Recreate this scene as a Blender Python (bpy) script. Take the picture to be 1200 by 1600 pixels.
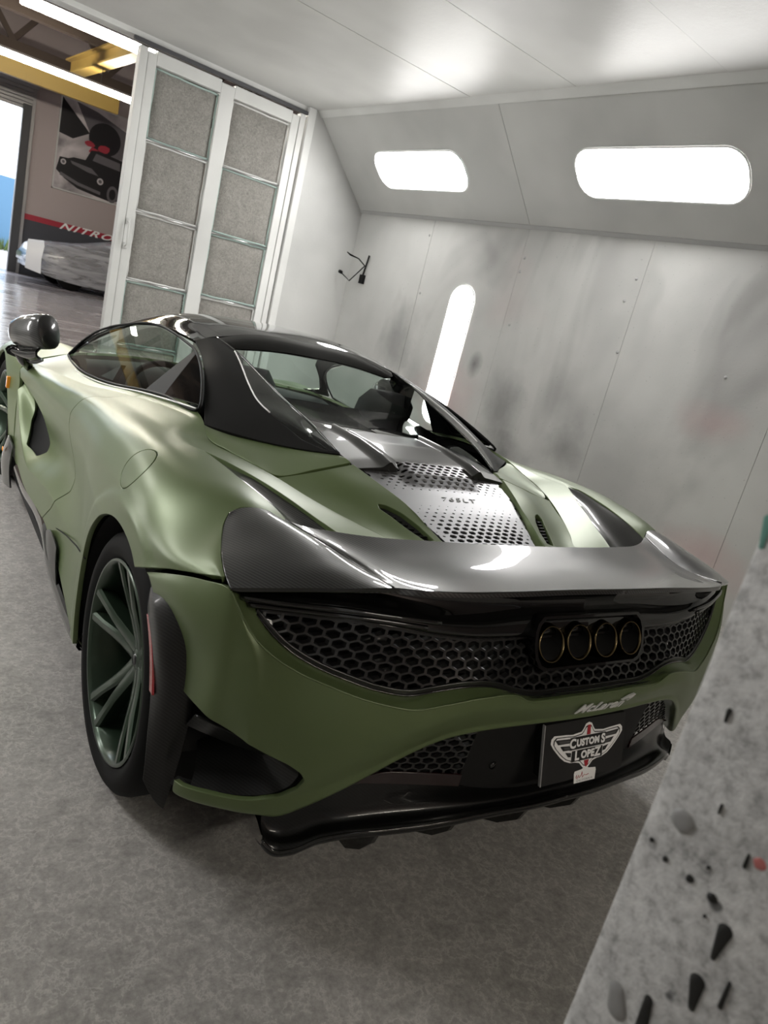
import bpy, bmesh, math, random
import numpy as np
from mathutils import Matrix, Vector
random.seed(7); np.random.seed(7)
for o in list(bpy.data.objects): bpy.data.objects.remove(o)
SC = bpy.context.scene; COL = SC.collection
# ---------------------------------------------------------------- camera, world, exposure
cd = bpy.data.cameras.new('camera'); cam = bpy.data.objects.new('camera', cd); COL.objects.link(cam)
R_, U_, F_ = Vector((0.76817, -0.59403, 0.23882)), Vector((-0.01782, 0.35304, 0.93544)), Vector((0.63999, 0.72283, -0.26061))
m = Matrix.Identity(4)
for i in range(3): m[i][0] = R_[i]; m[i][1] = U_[i]; m[i][2] = -F_[i]
m[0][3], m[1][3], m[2][3] = -1.59850, -1.56757, 1.37138
cam.matrix_world = m
cd.sensor_fit = 'AUTO'; cd.sensor_width = 36; cd.lens = 25.28; cd.clip_start = 0.02; cd.clip_end = 200
cd.dof.use_dof = True; cd.dof.focus_distance = 2.3; cd.dof.aperture_fstop = 6.3
SC.camera = cam
SC.view_settings.view_transform = 'Standard'; SC.view_settings.look = 'None'
SC.view_settings.gamma = 1; SC.view_settings.use_curve_mapping = False
SC.view_settings.exposure = 0.55
W = bpy.data.worlds.new('daylight'); SC.world = W; W.use_nodes = True
bg = W.node_tree.nodes['Background']; bg.inputs[0].default_value = (0.86, 0.93, 1.0, 1); bg.inputs[1].default_value = 5.0
LAMP = 20.0      # booth fixture lens strength
STRIP = 70.0     # shop strip lights
# ---------------------------------------------------------------- materials
def mat(name, col, rough=0.5, metal=0.0, coat=0.0, coat_r=0.03, spec=0.5, emit=None, es=0.0, alpha=1.0):
    M = bpy.data.materials.new(name); M.use_nodes = True
    b = M.node_tree.nodes['Principled BSDF']
    b.inputs['Base Color'].default_value = (*col, 1); b.inputs['Roughness'].default_value = rough
    b.inputs['Metallic'].default_value = metal; b.inputs['Coat Weight'].default_value = coat
    b.inputs['Coat Roughness'].default_value = coat_r; b.inputs['Specular IOR Level'].default_value = spec
    if emit: b.inputs['Emission Color'].default_value = (*emit, 1); b.inputs['Emission Strength'].default_value = es
    return M
class N:
    """tiny node helper"""
    def __init__(s, M): s.t = M.node_tree; s.b = s.t.nodes['Principled BSDF']
    def n(s, typ, **kw):
        x = s.t.nodes.new(typ)
        for k, v in kw.items():
            if k in x.inputs.keys(): x.inputs[k].default_value = v
            else: setattr(x, k, v)
        return x
    def l(s, a, b): s.t.links.new(a, b)
    def coord(s, scale=(1, 1, 1), rot=(0, 0, 0), out='Object'):
        c = s.n('ShaderNodeTexCoord'); mp = s.n('ShaderNodeMapping')
        mp.inputs['Scale'].default_value = scale; mp.inputs['Rotation'].default_value = rot
        s.l(c.outputs[out], mp.inputs[0]); return mp.outputs[0]
    def noise(s, vec, scale, detail=4, rough=0.5, dist=0.0):
        x = s.n('ShaderNodeTexNoise'); x.inputs['Scale'].default_value = scale; x.inputs['Detail'].default_value = detail
        x.inputs['Roughness'].default_value = rough; x.inputs['Distortion'].default_value = dist
        s.l(vec, x.inputs['Vector']); return x.outputs['Fac']
    def ramp(s, fac, stops, interp='LINEAR'):
        r = s.n('ShaderNodeValToRGB'); r.color_ramp.interpolation = interp
        e = r.color_ramp.elements
        while len(e) < len(stops): e.new(0.5)
        for i, (p, c) in enumerate(stops):
            e[i].position = p; e[i].color = (*c, 1) if len(c) == 3 else c
        s.l(fac, r.inputs[0]); return r.outputs[0]
    def mix(s, fac, a, b, mode='MIX'):
        x = s.n('ShaderNodeMix', data_type='RGBA', blend_type=mode)
        for sock, v in ((x.inputs[0], fac), (x.inputs[6], a), (x.inputs[7], b)):
            if isinstance(v, (int, float)): sock.default_value = v
            elif isinstance(v, tuple): sock.default_value = (*v, 1)
            else: s.l(v, sock)
        return x.outputs[2]
    def math(s, op, a, b=0.0):
        x = s.n('ShaderNodeMath', operation=op)
        for sock, v in ((x.inputs[0], a), (x.inputs[1], b)):
            if isinstance(v, (int, float)): sock.default_value = v
            else: s.l(v, sock)
        return x.outputs[0]
    def bump(s, h, strength=0.3, dist=0.01):
        x = s.n('ShaderNodeBump'); x.inputs['Strength'].default_value = strength; x.inputs['Distance'].default_value = dist
        s.l(h, x.inputs['Height']); s.l(x.outputs[0], s.b.inputs['Normal'])
def g3(v): return (v, v, v)
# satin green paint
M_green = mat('satin_green_paint', (0.120, 0.155, 0.062), 0.38, 0.28, 0.22, 0.28)
k = N(M_green); v = k.coord(); f = k.noise(v, 2500, 1); k.l(k.ramp(f, [(0.3, (0.104, 0.143, 0.056)), (0.7, (0.119, 0.162, 0.066))]), k.b.inputs['Base Color'])
M_wheel = mat('dark_green_wheel_paint', (0.034, 0.056, 0.036), 0.28, 0.6, 0.3, 0.15)
def carbon(name, dark, light, rough=0.3, coat=1.0, sc=95, rot=(0.4, 0.3, 0.8)):
    M = mat(name, dark, rough, 0.0, coat, 0.02, 0.3); k = N(M)
    v = k.coord(rot=rot)
    w = k.n('ShaderNodeTexWave', wave_type='BANDS', bands_direction='DIAGONAL'); w.inputs['Scale'].default_value = sc
    w.inputs['Distortion'].default_value = 0.4; w.inputs['Detail Scale'].default_value = 2.0
    k.l(v, w.inputs['Vector'])
    k.l(k.ramp(w.outputs['Fac'], [(0.25, dark), (0.75, light)]), k.b.inputs['Base Color'])
    return M
M_carbon = carbon('glossy_carbon_weave', g3(0.008), g3(0.034), sc=60)
M_carbon_s = carbon('satin_carbon_weave', g3(0.007), g3(0.014), 0.38, 0.2, 60)
M_black = mat('gloss_black', g3(0.004), 0.06, 0, 0.6, 0.02)
M_satin_black = mat('satin_black_panel', g3(0.017), 0.5, spec=0.07)
M_rubber_trim = mat('black_trim', g3(0.006), 0.5, spec=0.12)
M_void = mat('dark_cavity', g3(0.003), 0.9)
M_tyre = mat('tyre_rubber', g3(0.0045), 0.7, spec=0.14)
M_grille = mat('black_grille_plastic', g3(0.016), 0.28, 0, 0.3, 0.1)
M_silver = mat('brushed_silver_cover', (0.25, 0.25, 0.26), 0.42, 0.85)
M_badge = mat('silver_badge_paint', g3(0.8), 0.35, 0.2)
M_chrome = mat('polished_metal', (0.7, 0.7, 0.68), 0.12, 1.0)
M_bronze = mat('burnt_titanium_exhaust', (0.20, 0.15, 0.08), 0.22, 1.0)
M_red = mat('red_reflector', (0.35, 0.012, 0.02), 0.15, 0, 0.8)
M_dkred = mat('dark_red_lamp', (0.010, 0.001, 0.0015), 0.2, 0, 0.4)
M_amber = mat('amber_marker', (0.85, 0.30, 0.02), 0.2, 0, 0.6)
M_disc = mat('brake_disc', (0.25, 0.25, 0.26), 0.35, 1.0)
M_seat = mat('dark_seat_fabric', (0.012, 0.014, 0.015), 0.75)
M_steel = mat('steel', (0.5, 0.5, 0.5), 0.3, 1.0)
M_white_edge = mat('white_plate_edge', g3(0.30), 0.4)
M_sticker = mat('white_sticker', g3(0.9), 0.45)
M_ink = mat('black_print', g3(0.008), 0.45)
M_inkred = mat('red_print', (0.38, 0.02, 0.03), 0.45)
M_greyink = mat('grey_print', g3(0.07), 0.4)
def glass(name, tint, gl=1.0, ior=1.5):
    M = bpy.data.materials.new(name); M.use_nodes = True; t = M.node_tree; t.nodes.clear()
    o = t.nodes.new('ShaderNodeOutputMaterial'); mx = t.nodes.new('ShaderNodeMixShader'); tr = t.nodes.new('ShaderNodeBsdfTransparent')
    gs = t.nodes.new('ShaderNodeBsdfGlossy'); fr = t.nodes.new('ShaderNodeFresnel'); ge = t.nodes.new('ShaderNodeNewGeometry'); mr = t.nodes.new('ShaderNodeMapRange')
    mr.inputs['To Min'].default_value = ior; mr.inputs['To Max'].default_value = 1.0 / ior
    t.links.new(ge.outputs['Backfacing'], mr.inputs['Value']); t.links.new(mr.outputs[0], fr.inputs[0])
    tr.inputs[0].default_value = (*tint, 1); gs.inputs['Roughness'].default_value = 0.01; gs.inputs[0].default_value = (gl, gl, gl, 1)
    t.links.new(fr.outputs[0], mx.inputs[0]); t.links.new(tr.outputs[0], mx.inputs[1]); t.links.new(gs.outputs[0], mx.inputs[2]); t.links.new(mx.outputs[0], o.inputs[0])
    return M
M_glass = glass('tinted_window_glass', (0.80, 0.88, 0.84))
M_butt_glass = glass('smoked_buttress_glass', (0.50, 0.53, 0.51))
M_plastic = None
# booth surfaces
def booth_white(name, base, rough, grime=True, spots=()):
    M = mat(name, base, rough); k = N(M); v = k.coord()
    big = k.noise(v, 0.9, 3, 0.55); spk = k.noise(v, 26, 5, 0.7)
    c = k.ramp(big, [(0.35, tuple(x * 0.80 for x in base)), (0.62, base)])
    if grime:
        vs = k.coord(scale=(1, 1, 0.55)); sm = k.noise(vs, 1.15, 3, 0.6, 0.6)
        mask = k.ramp(sm, [(0.56, (0, 0, 0)), (0.76, (1, 1, 1))])
        c = k.mix(k.math('MULTIPLY', mask, 0.55), c, (0.16, 0.155, 0.15))
        pk = k.noise(k.coord(rot=(0.3, 0.2, 1)), 0.8, 2, 0.5); pm = k.ramp(pk, [(0.66, (0, 0, 0)), (0.78, (1, 1, 1))])
        c = k.mix(k.math('MULTIPLY', pm, 0.12), c, (0.45, 0.22, 0.22))
        d = k.noise(v, 55, 2, 0.5); dm = k.ramp(d, [(0.70, (0, 0, 0)), (0.76, (1, 1, 1))])
        c = k.mix(k.math('MULTIPLY', dm, 0.45), c, (0.2, 0.2, 0.2))
    for (yy, zz, ry, rz, am, cc_) in spots:
        tc = k.n('ShaderNodeTexCoord'); mp = k.n('ShaderNodeMapping'); mp.inputs['Location'].default_value = (0, -yy / ry, -zz / rz); mp.inputs['Scale'].default_value = (0, 1 / ry, 1 / rz)
        k.l(tc.outputs['Object'], mp.inputs[0]); ln = k.n('ShaderNodeVectorMath', operation='LENGTH'); k.l(mp.outputs[0], ln.inputs[0])
        wob = k.math('ADD', ln.outputs['Value'], k.math('MULTIPLY', k.math('SUBTRACT', k.noise(v, 3.5, 4, 0.6), 0.5), 1.1))
        c = k.mix(k.math('MULTIPLY', k.ramp(wob, [(0.15, (1, 1, 1)), (1.0, (0, 0, 0))]), am), c, cc_)
    k.l(c, k.b.inputs['Base Color']); k.bump(spk, 0.12, 0.01); k.b.inputs['Specular IOR Level'].default_value = 0.35
    return M
DK = (0.10, 0.10, 0.10); PK = (0.50, 0.22, 0.22)
SPOTS = [(3.0,1.13,.10,.14,.75,DK),(4.1,1.15,.30,.40,.45,DK),(3.75,.85,.30,.5,.35,DK),(2.55,.80,.28,.42,.60,DK),(2.45,.40,.40,.30,.7,DK),(1.80,.72,.22,.22,.55,DK),(2.0,1.1,.25,.3,.25,DK),(.77,1.2,.30,.16,.22,PK),(.55,.35,.45,.22,.3,PK),(1.4,.6,.8,.6,.22,DK),(.9,1.9,.5,.3,.15,DK),(3.3,.75,.5,.5,.25,PK)]
M_wall = booth_white('overspray_white_wall', (0.52, 0.522, 0.508), 0.45, True, SPOTS)
M_wall2 = booth_white('white_painted_panel', (0.50, 0.503, 0.49), 0.42, False)
M_ceil = booth_white('glossy_white_ceiling_panel', (0.52, 0.52, 0.505), 0.42, False)
M_frame = booth_white('white_door_frame_paint', (0.62, 0.625, 0.61), 0.42, False)
M_seam = mat('grey_seam', g3(0.36), 0.6)
M_lens = mat('lit_fixture_lens', g3(0.8), 0.3, emit=(1.0, 0.985, 0.96), es=LAMP)
M_refl = mat('white_reflector', g3(0.8), 0.35)
M_strip = mat('lit_strip_lens', g3(0.8), 0.3, emit=(1.0, 0.93, 0.80), es=STRIP)
# filter fabric
M_filter = mat('grey_filter_fabric', (0.30, 0.29, 0.27), 0.95); k = N(M_filter); v = k.coord()
f1 = k.noise(v, 60, 6, 0.75, 1.2); f2 = k.noise(v, 9, 3, 0.6)
c = k.mix(0.4, k.ramp(f1, [(0.34, (0.11, 0.105, 0.096)), (0.62, (0.34, 0.325, 0.30))]), k.ramp(f2, [(0.3, (0.16, 0.155, 0.142)), (0.7, (0.27, 0.26, 0.24))]))
k.l(c, k.b.inputs['Base Color']); k.bump(f1, 0.5, 0.01)
M_filter_edge = mat('green_filter_edge_mesh', (0.33, 0.42, 0.39), 0.8)
# floors
def concrete(name, a, b, c, rough, bumps=0.2):
    M = mat(name, b, rough); k = N(M); v = k.coord()
    n1 = k.noise(v, 2.2, 5, 0.6); n2 = k.noise(v, 15, 9, 0.68, 0.25); n3 = k.noise(v, 70, 4, 0.7)
    base = k.ramp(n1, [(0.3, a), (0.68, b)])
    veins = k.ramp(n2, [(0.50, (0, 0, 0)), (0.535, (1, 1, 1)), (0.56, (0, 0, 0))])
    col = k.mix(k.math('MULTIPLY', veins, 0.55), base, c)
    pm = k.ramp(n2, [(0.36, (1, 1, 1)), (0.45, (0, 0, 0))]); col = k.mix(k.math('MULTIPLY', pm, 0.45), col, tuple(x * 0.6 for x in a))
    col = k.mix(0.25, col, k.ramp(n3, [(0.35, tuple(x * 0.5 for x in a)), (0.7, c)]))
    k.l(col, k.b.inputs['Base Color'])
    k.l(k.ramp(n2, [(0.3, g3(rough - 0.12)), (0.7, g3(rough + 0.12))]), k.b.inputs['Roughness'])
    k.bump(n2, bumps, 0.01); return M
M_floor = concrete('mottled_grey_concrete', (0.29, 0.277, 0.262), (0.40, 0.384, 0.365), (0.66, 0.64, 0.61), 0.5)
M_floor2 = mat('smooth_shop_concrete', (0.2, 0.19, 0.2), 0.22); k = N(M_floor2); v = k.coord(scale=(0.35, 1.6, 1))
f = k.noise(v, 1.6, 5, 0.6, 0.8); k.l(k.ramp(f, [(0.30, (0.055, 0.05, 0.055)), (0.42, (0.20, 0.185, 0.20)), (0.7, (0.30, 0.28, 0.30))]), k.b.inputs['Base Color']); k.l(k.ramp(f, [(0.3, g3(0.12)), (0.7, g3(0.34))]), k.b.inputs['Roughness'])
M_shopwall = mat('mauve_grey_shop_wall', (0.42, 0.36, 0.35), 0.7)
M_shopdark = mat('slate_grey_wall_paint', (0.055, 0.057, 0.07), 0.6)
M_redline = mat('red_stripe_paint', (0.36, 0.02, 0.04), 0.5)
M_yellow = mat('yellow_beam_paint', (0.36, 0.24, 0.06), 0.5)
M_timber = mat('dark_timber', (0.06, 0.042, 0.032), 0.8)
M_roofdark = mat('dark_roof_boards', (0.03, 0.024, 0.02), 0.85)
M_shutter = mat('grey_shutter_metal', (0.35, 0.34, 0.34), 0.4, 0.4)
M_jamb = mat('dark_steel_jamb', (0.05, 0.05, 0.055), 0.5)
M_fence = mat('blue_fence', (0.05, 0.12, 0.20), 0.7)
M_grass = mat('green_grass', (0.045, 0.07, 0.015), 0.9)
M_asphalt = mat('pale_yard_concrete', (0.2, 0.185, 0.185), 0.85)
# ---------------------------------------------------------------- mesh helpers
def link(name, me, parent=None, **props):
    o = bpy.data.objects.new(name, me); COL.objects.link(o)
    if parent: o.parent = parent
    for kk, vv in props.items(): o[kk] = vv
    return o
def empty(name, loc=(0, 0, 0), rz=0.0, **props):
    o = bpy.data.objects.new(name, None); COL.objects.link(o); o.location = loc; o.rotation_euler = (0, 0, rz); o.empty_display_size = 0.1
    for kk, vv in props.items(): o[kk] = vv
    return o
def mk(name, V, F, material, parent=None, smooth=True, **props):
    me = bpy.data.meshes.new(name)
    me.from_pydata([tuple(map(float, p)) for p in V], [], [tuple(int(i) for i in f) for f in F])
    me.validate()
    if smooth:
        me.polygons.foreach_set('use_smooth', [True] * len(me.polygons))
    me.materials.append(material); me.update()
    return link(name, me, parent, **props)
class MB:
    """collects simple solids into one mesh"""
    def __init__(s): s.V = []; s.F = []
    def add(s, V, F):
        b = len(s.V); s.V += [tuple(p) for p in V]; s.F += [tuple(i + b for i in f) for f in F]; return s
    def box(s, a, b, bev=0.0):
        (x0, y0, z0), (x1, y1, z1) = a, b
        bm = bmesh.new(); bmesh.ops.create_cube(bm, size=1)
        for w in bm.verts: w.co = Vector(((x0 + x1) / 2 + w.co.x * (x1 - x0), (y0 + y1) / 2 + w.co.y * (y1 - y0), (z0 + z1) / 2 + w.co.z * (z1 - z0)))
        if bev: bmesh.ops.bevel(bm, geom=list(bm.edges), offset=bev, segments=2, affect='EDGES', profile=0.5)
        bm.verts.ensure_lookup_table(); s.add([w.co[:] for w in bm.verts], [[w.index for w in f.verts] for f in bm.faces]); bm.free(); return s
    def tube(s, pts, r, n=10, cap=True):
        P = [Vector(p) for p in pts]; rs = r if isinstance(r, (list, tuple)) else [r] * len(P)
        V = []; F = []; up = None
        for i, p in enumerate(P):
            t = (P[min(i + 1, len(P) - 1)] - P[max(i - 1, 0)]).normalized()
            if up is None: up = t.orthogonal().normalized()
            up = (up - t * up.dot(t)).normalized(); w = t.cross(up)
            for j in range(n):
                a = 2 * math.pi * j / n; V.append((p + (up * math.cos(a) + w * math.sin(a)) * rs[i])[:])
        for i in range(len(P) - 1):
            for j in range(n): F.append((i * n + j, i * n + (j + 1) % n, (i + 1) * n + (j + 1) % n, (i + 1) * n + j))
        if cap: F.append(tuple(range(n))[::-1]); F.append(tuple((len(P) - 1) * n + j for j in range(n)))
        return s.add(V, F)
    def prism(s, poly, fn, d0, d1):
        """poly: 2d outline; fn(u,v,d)->3d; extruded from d0 to d1"""
        n = len(poly); V = [fn(u, v, d0) for u, v in poly] + [fn(u, v, d1) for u, v in poly]
        F = [tuple(range(n))[::-1], tuple(range(n, 2 * n))] + [(i, (i + 1) % n, n + (i + 1) % n, n + i) for i in range(n)]
        return s.add(V, F)
    def lathe(s, prof, fn, n=48, closed=False):
        """prof: [(axial, radius)], fn(axial, y, z)"""
        V = []; F = []; k_ = len(prof)
        for j in range(n):
            a = 2 * math.pi * j / n
            for (ax, r) in prof: V.append(fn(ax, r * math.cos(a), r * math.sin(a)))
        for j in range(n):
            for i in range(k_ - 1 + (1 if closed else 0)):
                F.append((j * k_ + i, j * k_ + (i + 1) % k_, ((j + 1) % n) * k_ + (i + 1) % k_, ((j + 1) % n) * k_ + i))
        return s.add(V, F)
    def build(s, name, material, parent=None, smooth=False, **props): return mk(name, s.V, s.F, material, parent, smooth, **props)
def autosmooth(o, ang=35):
    me = o.data; bm = bmesh.new(); bm.from_mesh(me)
    bmesh.ops.recalc_face_normals(bm, faces=bm.faces)
    for e in bm.edges:
        e.smooth = not (len(e.link_faces) == 2 and e.calc_face_angle(0) > math.radians(ang))
    for f in bm.faces: f.smooth = True
    bm.to_mesh(me); bm.free(); return o
def rrect(w, h, r, n=6, skew=0):
    P = []
    for cx, cy, a0 in ((w / 2 - r, h / 2 - r, 0), (-w / 2 + r, h / 2 - r, 90), (-w / 2 + r, -h / 2 + r, 180), (w / 2 - r, -h / 2 + r, 270)):
        for i in range(n + 1):
            a = math.radians(a0 + 90 * i / n); P.append((cx + r * math.cos(a), cy + r * math.sin(a)))
    return P
def text_mesh(txt, size=1.0, extrude=0.0, shear=0.0, bold=0.0, space=1.0, res=4):
    cu = bpy.data.curves.new('t', 'FONT'); cu.body = txt; cu.size = size; cu.extrude = extrude; cu.shear = shear; cu.offset = bold
    cu.align_x = 'CENTER'; cu.align_y = 'CENTER'; cu.space_character = space; cu.resolution_u = res
    o = bpy.data.objects.new('t', cu); COL.objects.link(o)
    dg = bpy.context.evaluated_depsgraph_get(); dg.update()
    me = bpy.data.meshes.new_from_object(o.evaluated_get(dg))
    V = [w.co[:] for w in me.vertices]; F = [tuple(p.vertices) for p in me.polygons]
    bpy.data.objects.remove(o); bpy.data.curves.remove(cu); bpy.data.meshes.remove(me)
    return V, F
# ================================================================ THE BOOTH (world = booth axes)
YF, XW, ZC = 5.2, 3.04, 3.03           # front wall, side walls, ceiling
XS, ZS = 2.31, 2.29                    # slope: from (XS, ZC) to (XW, ZS)
YB = -3.6                              # open rear end of the booth
ST = dict(kind='structure')
MB().box((-XW - 0.3, YB, -0.12), (XW + 0.3, YF, 0.0)).build('floor', M_floor, **ST, label='mottled grey concrete floor of the spray booth', category='floor')
# ceiling: separate sheet panels with open joints
ceil = MB().box((-XS, YB, ZC + 0.025), (XS, YF, ZC + 0.08)).build('ceiling', M_seam, **ST, label='white sheet ceiling of the spray booth', category='ceiling')
xs = [-XS, XS]; ys = [YB, -2.2, -1.1, -0.05, 0.98, 2.03, 3.04, 4.1, YF]
for i in range(1):
    for j in range(8):
        dz = random.uniform(0, 0.004)
        MB().box((xs[i] + 0.003, ys[j] + 0.002, ZC + dz), (xs[i + 1] - 0.003, ys[j + 1] - 0.002, ZC + 0.024)).build('panel', M_ceil, ceil)
# right and left walls with seams
def side_wall(s, name, label):
    w = MB().box((s * (XW + 0.02), YB, 0), (s * (XW + 0.1), YF, ZS + 0.02)).build(name, M_seam, **ST, label=label, category='wall')
    yy = [YB, -1.97, -0.78, 0.41, 1.603, 2.793, 3.985, YF]
    for i in range(len(yy) - 1):
        d = random.uniform(0, 0.002)
        a, b = sorted((s * (XW + d), s * (XW + 0.02)))
        MB().box((a, yy[i] + 0.0014, 0), (b, yy[i + 1] - 0.0014, ZS)).build('panel', M_wall, w)
    return w
wall_r = side_wall(1, 'wall_right', 'white overspray-stained spray booth wall of upright sheets')
wall_l = side_wall(-1, 'wall_left', 'white booth wall of upright sheets behind the photographer')
# slopes
L_sl = math.hypot(XW - XS, ZC - ZS); sdx, sdz = (XW - XS) / L_sl, (ZS - ZC) / L_sl
def slope_pt(s, t, y, d): # t distance down the slope, d outward (into the room)
    return (s * (XS + sdx * t + sdz * d), y, ZC + sdz * t - sdx * d)
def slope(s, name, label):
    w = MB().prism([(YB, 0), (YF, 0), (YF, L_sl), (YB, L_sl)], lambda y, t, d: slope_pt(s, t, y, d), -0.06, -0.012).build(name, M_seam, **ST, label=label, category='wall')
    yy = [YB, -1.45, 0.32, 2.78, YF]
    for i in range(4):
        MB().prism([(yy[i] + 0.002, 0.0), (yy[i + 1] - 0.002, 0.0), (yy[i + 1] - 0.002, L_sl), (yy[i] + 0.002, L_sl)], lambda y, t, d: slope_pt(s, t, y, d), -0.012, 0.0).build('panel', M_wall2, w)
    return w
slope(1, 'wall_right_slope', 'white sloping panel between right wall and ceiling with two lights')
slope(-1, 'wall_left_slope', 'white sloping panel between left wall and ceiling')
# trims
n_t = 0
def trim(a, b, mat_, bev=0.004, label=''):
    global n_t; n_t += 1
    return MB().box(a, b, bev).build('trim_%d' % n_t, mat_, **ST, label=label, category='trim')
tr = MB().prism([(YB, -0.035), (YF, -0.035), (YF, 0.05), (YB, 0.05)], lambda y, t, d: slope_pt(1, t, y, d), 0, 0.014).build('trim_1', M_frame, **ST, label='white cover strip along ceiling and slope joint', category='trim'); n_t = 1
tr = MB().prism([(YB, L_sl - 0.035), (YF, L_sl - 0.035), (YF, L_sl + 0.0), (YB, L_sl + 0.0)], lambda y, t, d: slope_pt(1, t, y, d), 0, 0.006).build('trim_2', M_seam, **ST, label='thin grey seam strip above the stained wall', category='trim'); n_t = 2
# front wall: right of the sliding door, header track, far left part
MB().box((2.25, YF, 0), (XW + 0.05, YF + 0.1, ZC)).build('wall_front', M_wall2, **ST, label='white end wall beside the filter door', category='wall')
MB().box((-XW - 0.05, YF, 0), (-2.2, YF + 0.1, ZC)).build('wall_front_far', M_wall2, **ST, label='white end wall left of the booth opening', category='wall')
trim((-2.2, YF + 0.0, 2.99), (2.26, YF + 0.16, ZC + 0.1), M_frame, 0.004, 'white header above booth opening')
trim((0.50, YF - 0.03, 2.955), (2.24, YF + 0.0, 2.985), M_jamb, 0.003, 'dark sliding track above the filter door')
trim((2.175, YF - 0.05, 0), (2.255, YF + 0.06, ZC), M_frame, 0.006, 'white upright post at the closing side of filter door')
# filter door ------------------------------------------------------------------
door = empty('door_1', (1.35, YF, 0), kind='structure', label='white sliding door with grey filter pads in two columns', category='door')
def dbox(name, x0, x1, z0, z1, y0, y1, m_, par=door, bev=0.004):
    o = MB().box((x0 - 1.35, y0 - YF, z0), (x1 - 1.35, y1 - YF, z1), bev).build(name, m_, par); return o
DX0, DX1 = 0.56, 2.16
dy0, dy1 = YF - 0.02, YF + 0.05
dbox('stile', DX0, 0.625, 0.02, 2.935, dy0 - 0.008, dy1, M_frame); dbox('stile', 0.628, 0.705, 0.02, 2.915, dy0, dy1, M_frame)
dbox('stile', 1.288, 1.42, 0.02, 2.92, dy0, dy1, M_frame)
dbox('stile', 2.02, 2.10, 0.02, 2.92, dy0, dy1, M_frame); dbox('stile', 2.103, DX1, 0.02, 2.95, dy0 - 0.008, dy1, M_frame)
rows = [2.83, 2.262, 1.68, 1.093, 0.51, 0.10]
for (a, b) in ((0.705, 1.288), (1.42, 2.02)):
    dbox('rail', a, b, 2.835, 2.94, dy0, dy1, M_frame); dbox('rail', a, b, 0.02, 0.10, dy0, dy1, M_frame)
    for i in range(5):
        z1, z0 = rows[i] - 0.008, rows[i + 1] + 0.008
        # soft pad: bulging grid, thin green mesh edge
        nx, nz = 14, 14; V = []; F = []
        for p in range(nx + 1):
            for q in range(nz + 1):
                u, w_ = p / nx, q / nz; bl = (1 - (2 * u - 1) ** 8) * (1 - (2 * w_ - 1) ** 8)
                V.append((a + 0.02 + (b - a - 0.04) * u - 1.35, 0.018 - 0.022 * bl + random.uniform(-0.0015, 0.0015), z0 + 0.012 + (z1 - z0 - 0.024) * w_))
        for p in range(nx):
            for q in range(nz): F.append((p * (nz + 1) + q, p * (nz + 1) + q + 1, (p + 1) * (nz + 1) + q + 1, (p + 1) * (nz + 1) + q)[::-1])
        mk('filter_pad', V, F, M_filter, door)
        e = MB()
        for (x0, x1, za, zb) in ((a, a + 0.018, z0, z1), (b - 0.02, b, z0, z1), (a, b, z1 - 0.014, z1), (a, b, z0, z0 + 0.014)):
            zz = np.linspace(0, 1, 9)
            P = [(((x0 + x1) / 2 if x1 - x0 < 0.1 else x0 + (x1 - x0) * t) - 1.35 + random.uniform(-0.003, 0.003), 0.008, ((za + zb) / 2 if zb - za < 0.1 else za + (zb - za) * t) + random.uniform(-0.003, 0.003)) for t in zz]
            e.tube(P, 0.0085, 6)
        e.build('filter_edge', M_filter_edge if random.random() < 0.7 else M_frame, door, True)
        if i < 4: MB().tube([(a - 1.35, -0.012, rows[i + 1]), (b - 1.35, -0.012, rows[i + 1])], 0.006, 8).build('retaining_rod', M_steel, door, True)
MB().box((0.0, 0, 0), (0.001, 0.001, 0.001))
h = MB().tube([(0.65 - 1.35, -0.03, 1.37), (0.65 - 1.35, -0.065, 1.385), (0.65 - 1.35, -0.065, 1.56), (0.65 - 1.35, -0.03, 1.575)], 0.008, 8)
h.box((0.632 - 1.35, -0.034, 1.345), (0.668 - 1.35, -0.028, 1.395)); h.box((0.632 - 1.35, -0.034, 1.55), (0.668 - 1.35, -0.028, 1.60)); h.build('pull_handle', M_frame, door, True)
# booth lights -------------------------------------------------------------------
def fixture(name, fn, w, h, label, r=0.14):
    """fn(u,v,d) -> world; d into the room. rounded opening, rim, reflector back, three tubes, lens"""
    root = empty(name, fn(0, 0, 0), label=label, category='light', group='booth light fixtures')
    inv = Vector(fn(0, 0, 0))
    g = lambda u, v_, d: tuple(Vector(fn(u, v_, d)) - inv)
    MB().prism(rrect(w, h, r), g, 0.0008, 0.004).build('lens', M_lens, root)
    o = rrect(w + 0.02, h + 0.02, r + 0.01); i_ = rrect(w, h, r); n = len(o)
    V = [g(u, v_, 0.0005) for u, v_ in o] + [g(u, v_, 0.007) for u, v_ in o] + [g(u, v_, 0.007) for u, v_ in i_] + [g(u, v_, 0.0005) for u, v_ in i_]
    F = [(a * n + i, a * n + (i + 1) % n, (a + 1) * n + (i + 1) % n, (a + 1) * n + i) for a in range(3) for i in range(n)]
    mk('rim', V, F, M_refl, root, False)
    return root
for s, side in ((1, 'right'), (-1, 'unseen left')):  # left set is unseen, mirrored from the right to add brightness
    for (ya, yb, txt) in ((3.36, 4.60, 'nearer the filter door'), (0.90, 2.18, 'over the rear half of the green car')):
        fixture('light_fixture', lambda u, v_, d, s=s, yc=(ya + yb) / 2: slope_pt(s, 0.568 + v_, yc + u, d), yb - ya, 0.345,
                'lit rounded light on %s slope %s' % (side, txt))
    fixture('light_fixture', lambda u, v_, d, s=s: (s * (XW - d), 3.355 + u, 1.13 + v_), 0.30, 1.26, 'upright lit booth light low on the %s' % ('stained wall' if s > 0 else 'unseen left wall'), 0.14)
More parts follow.
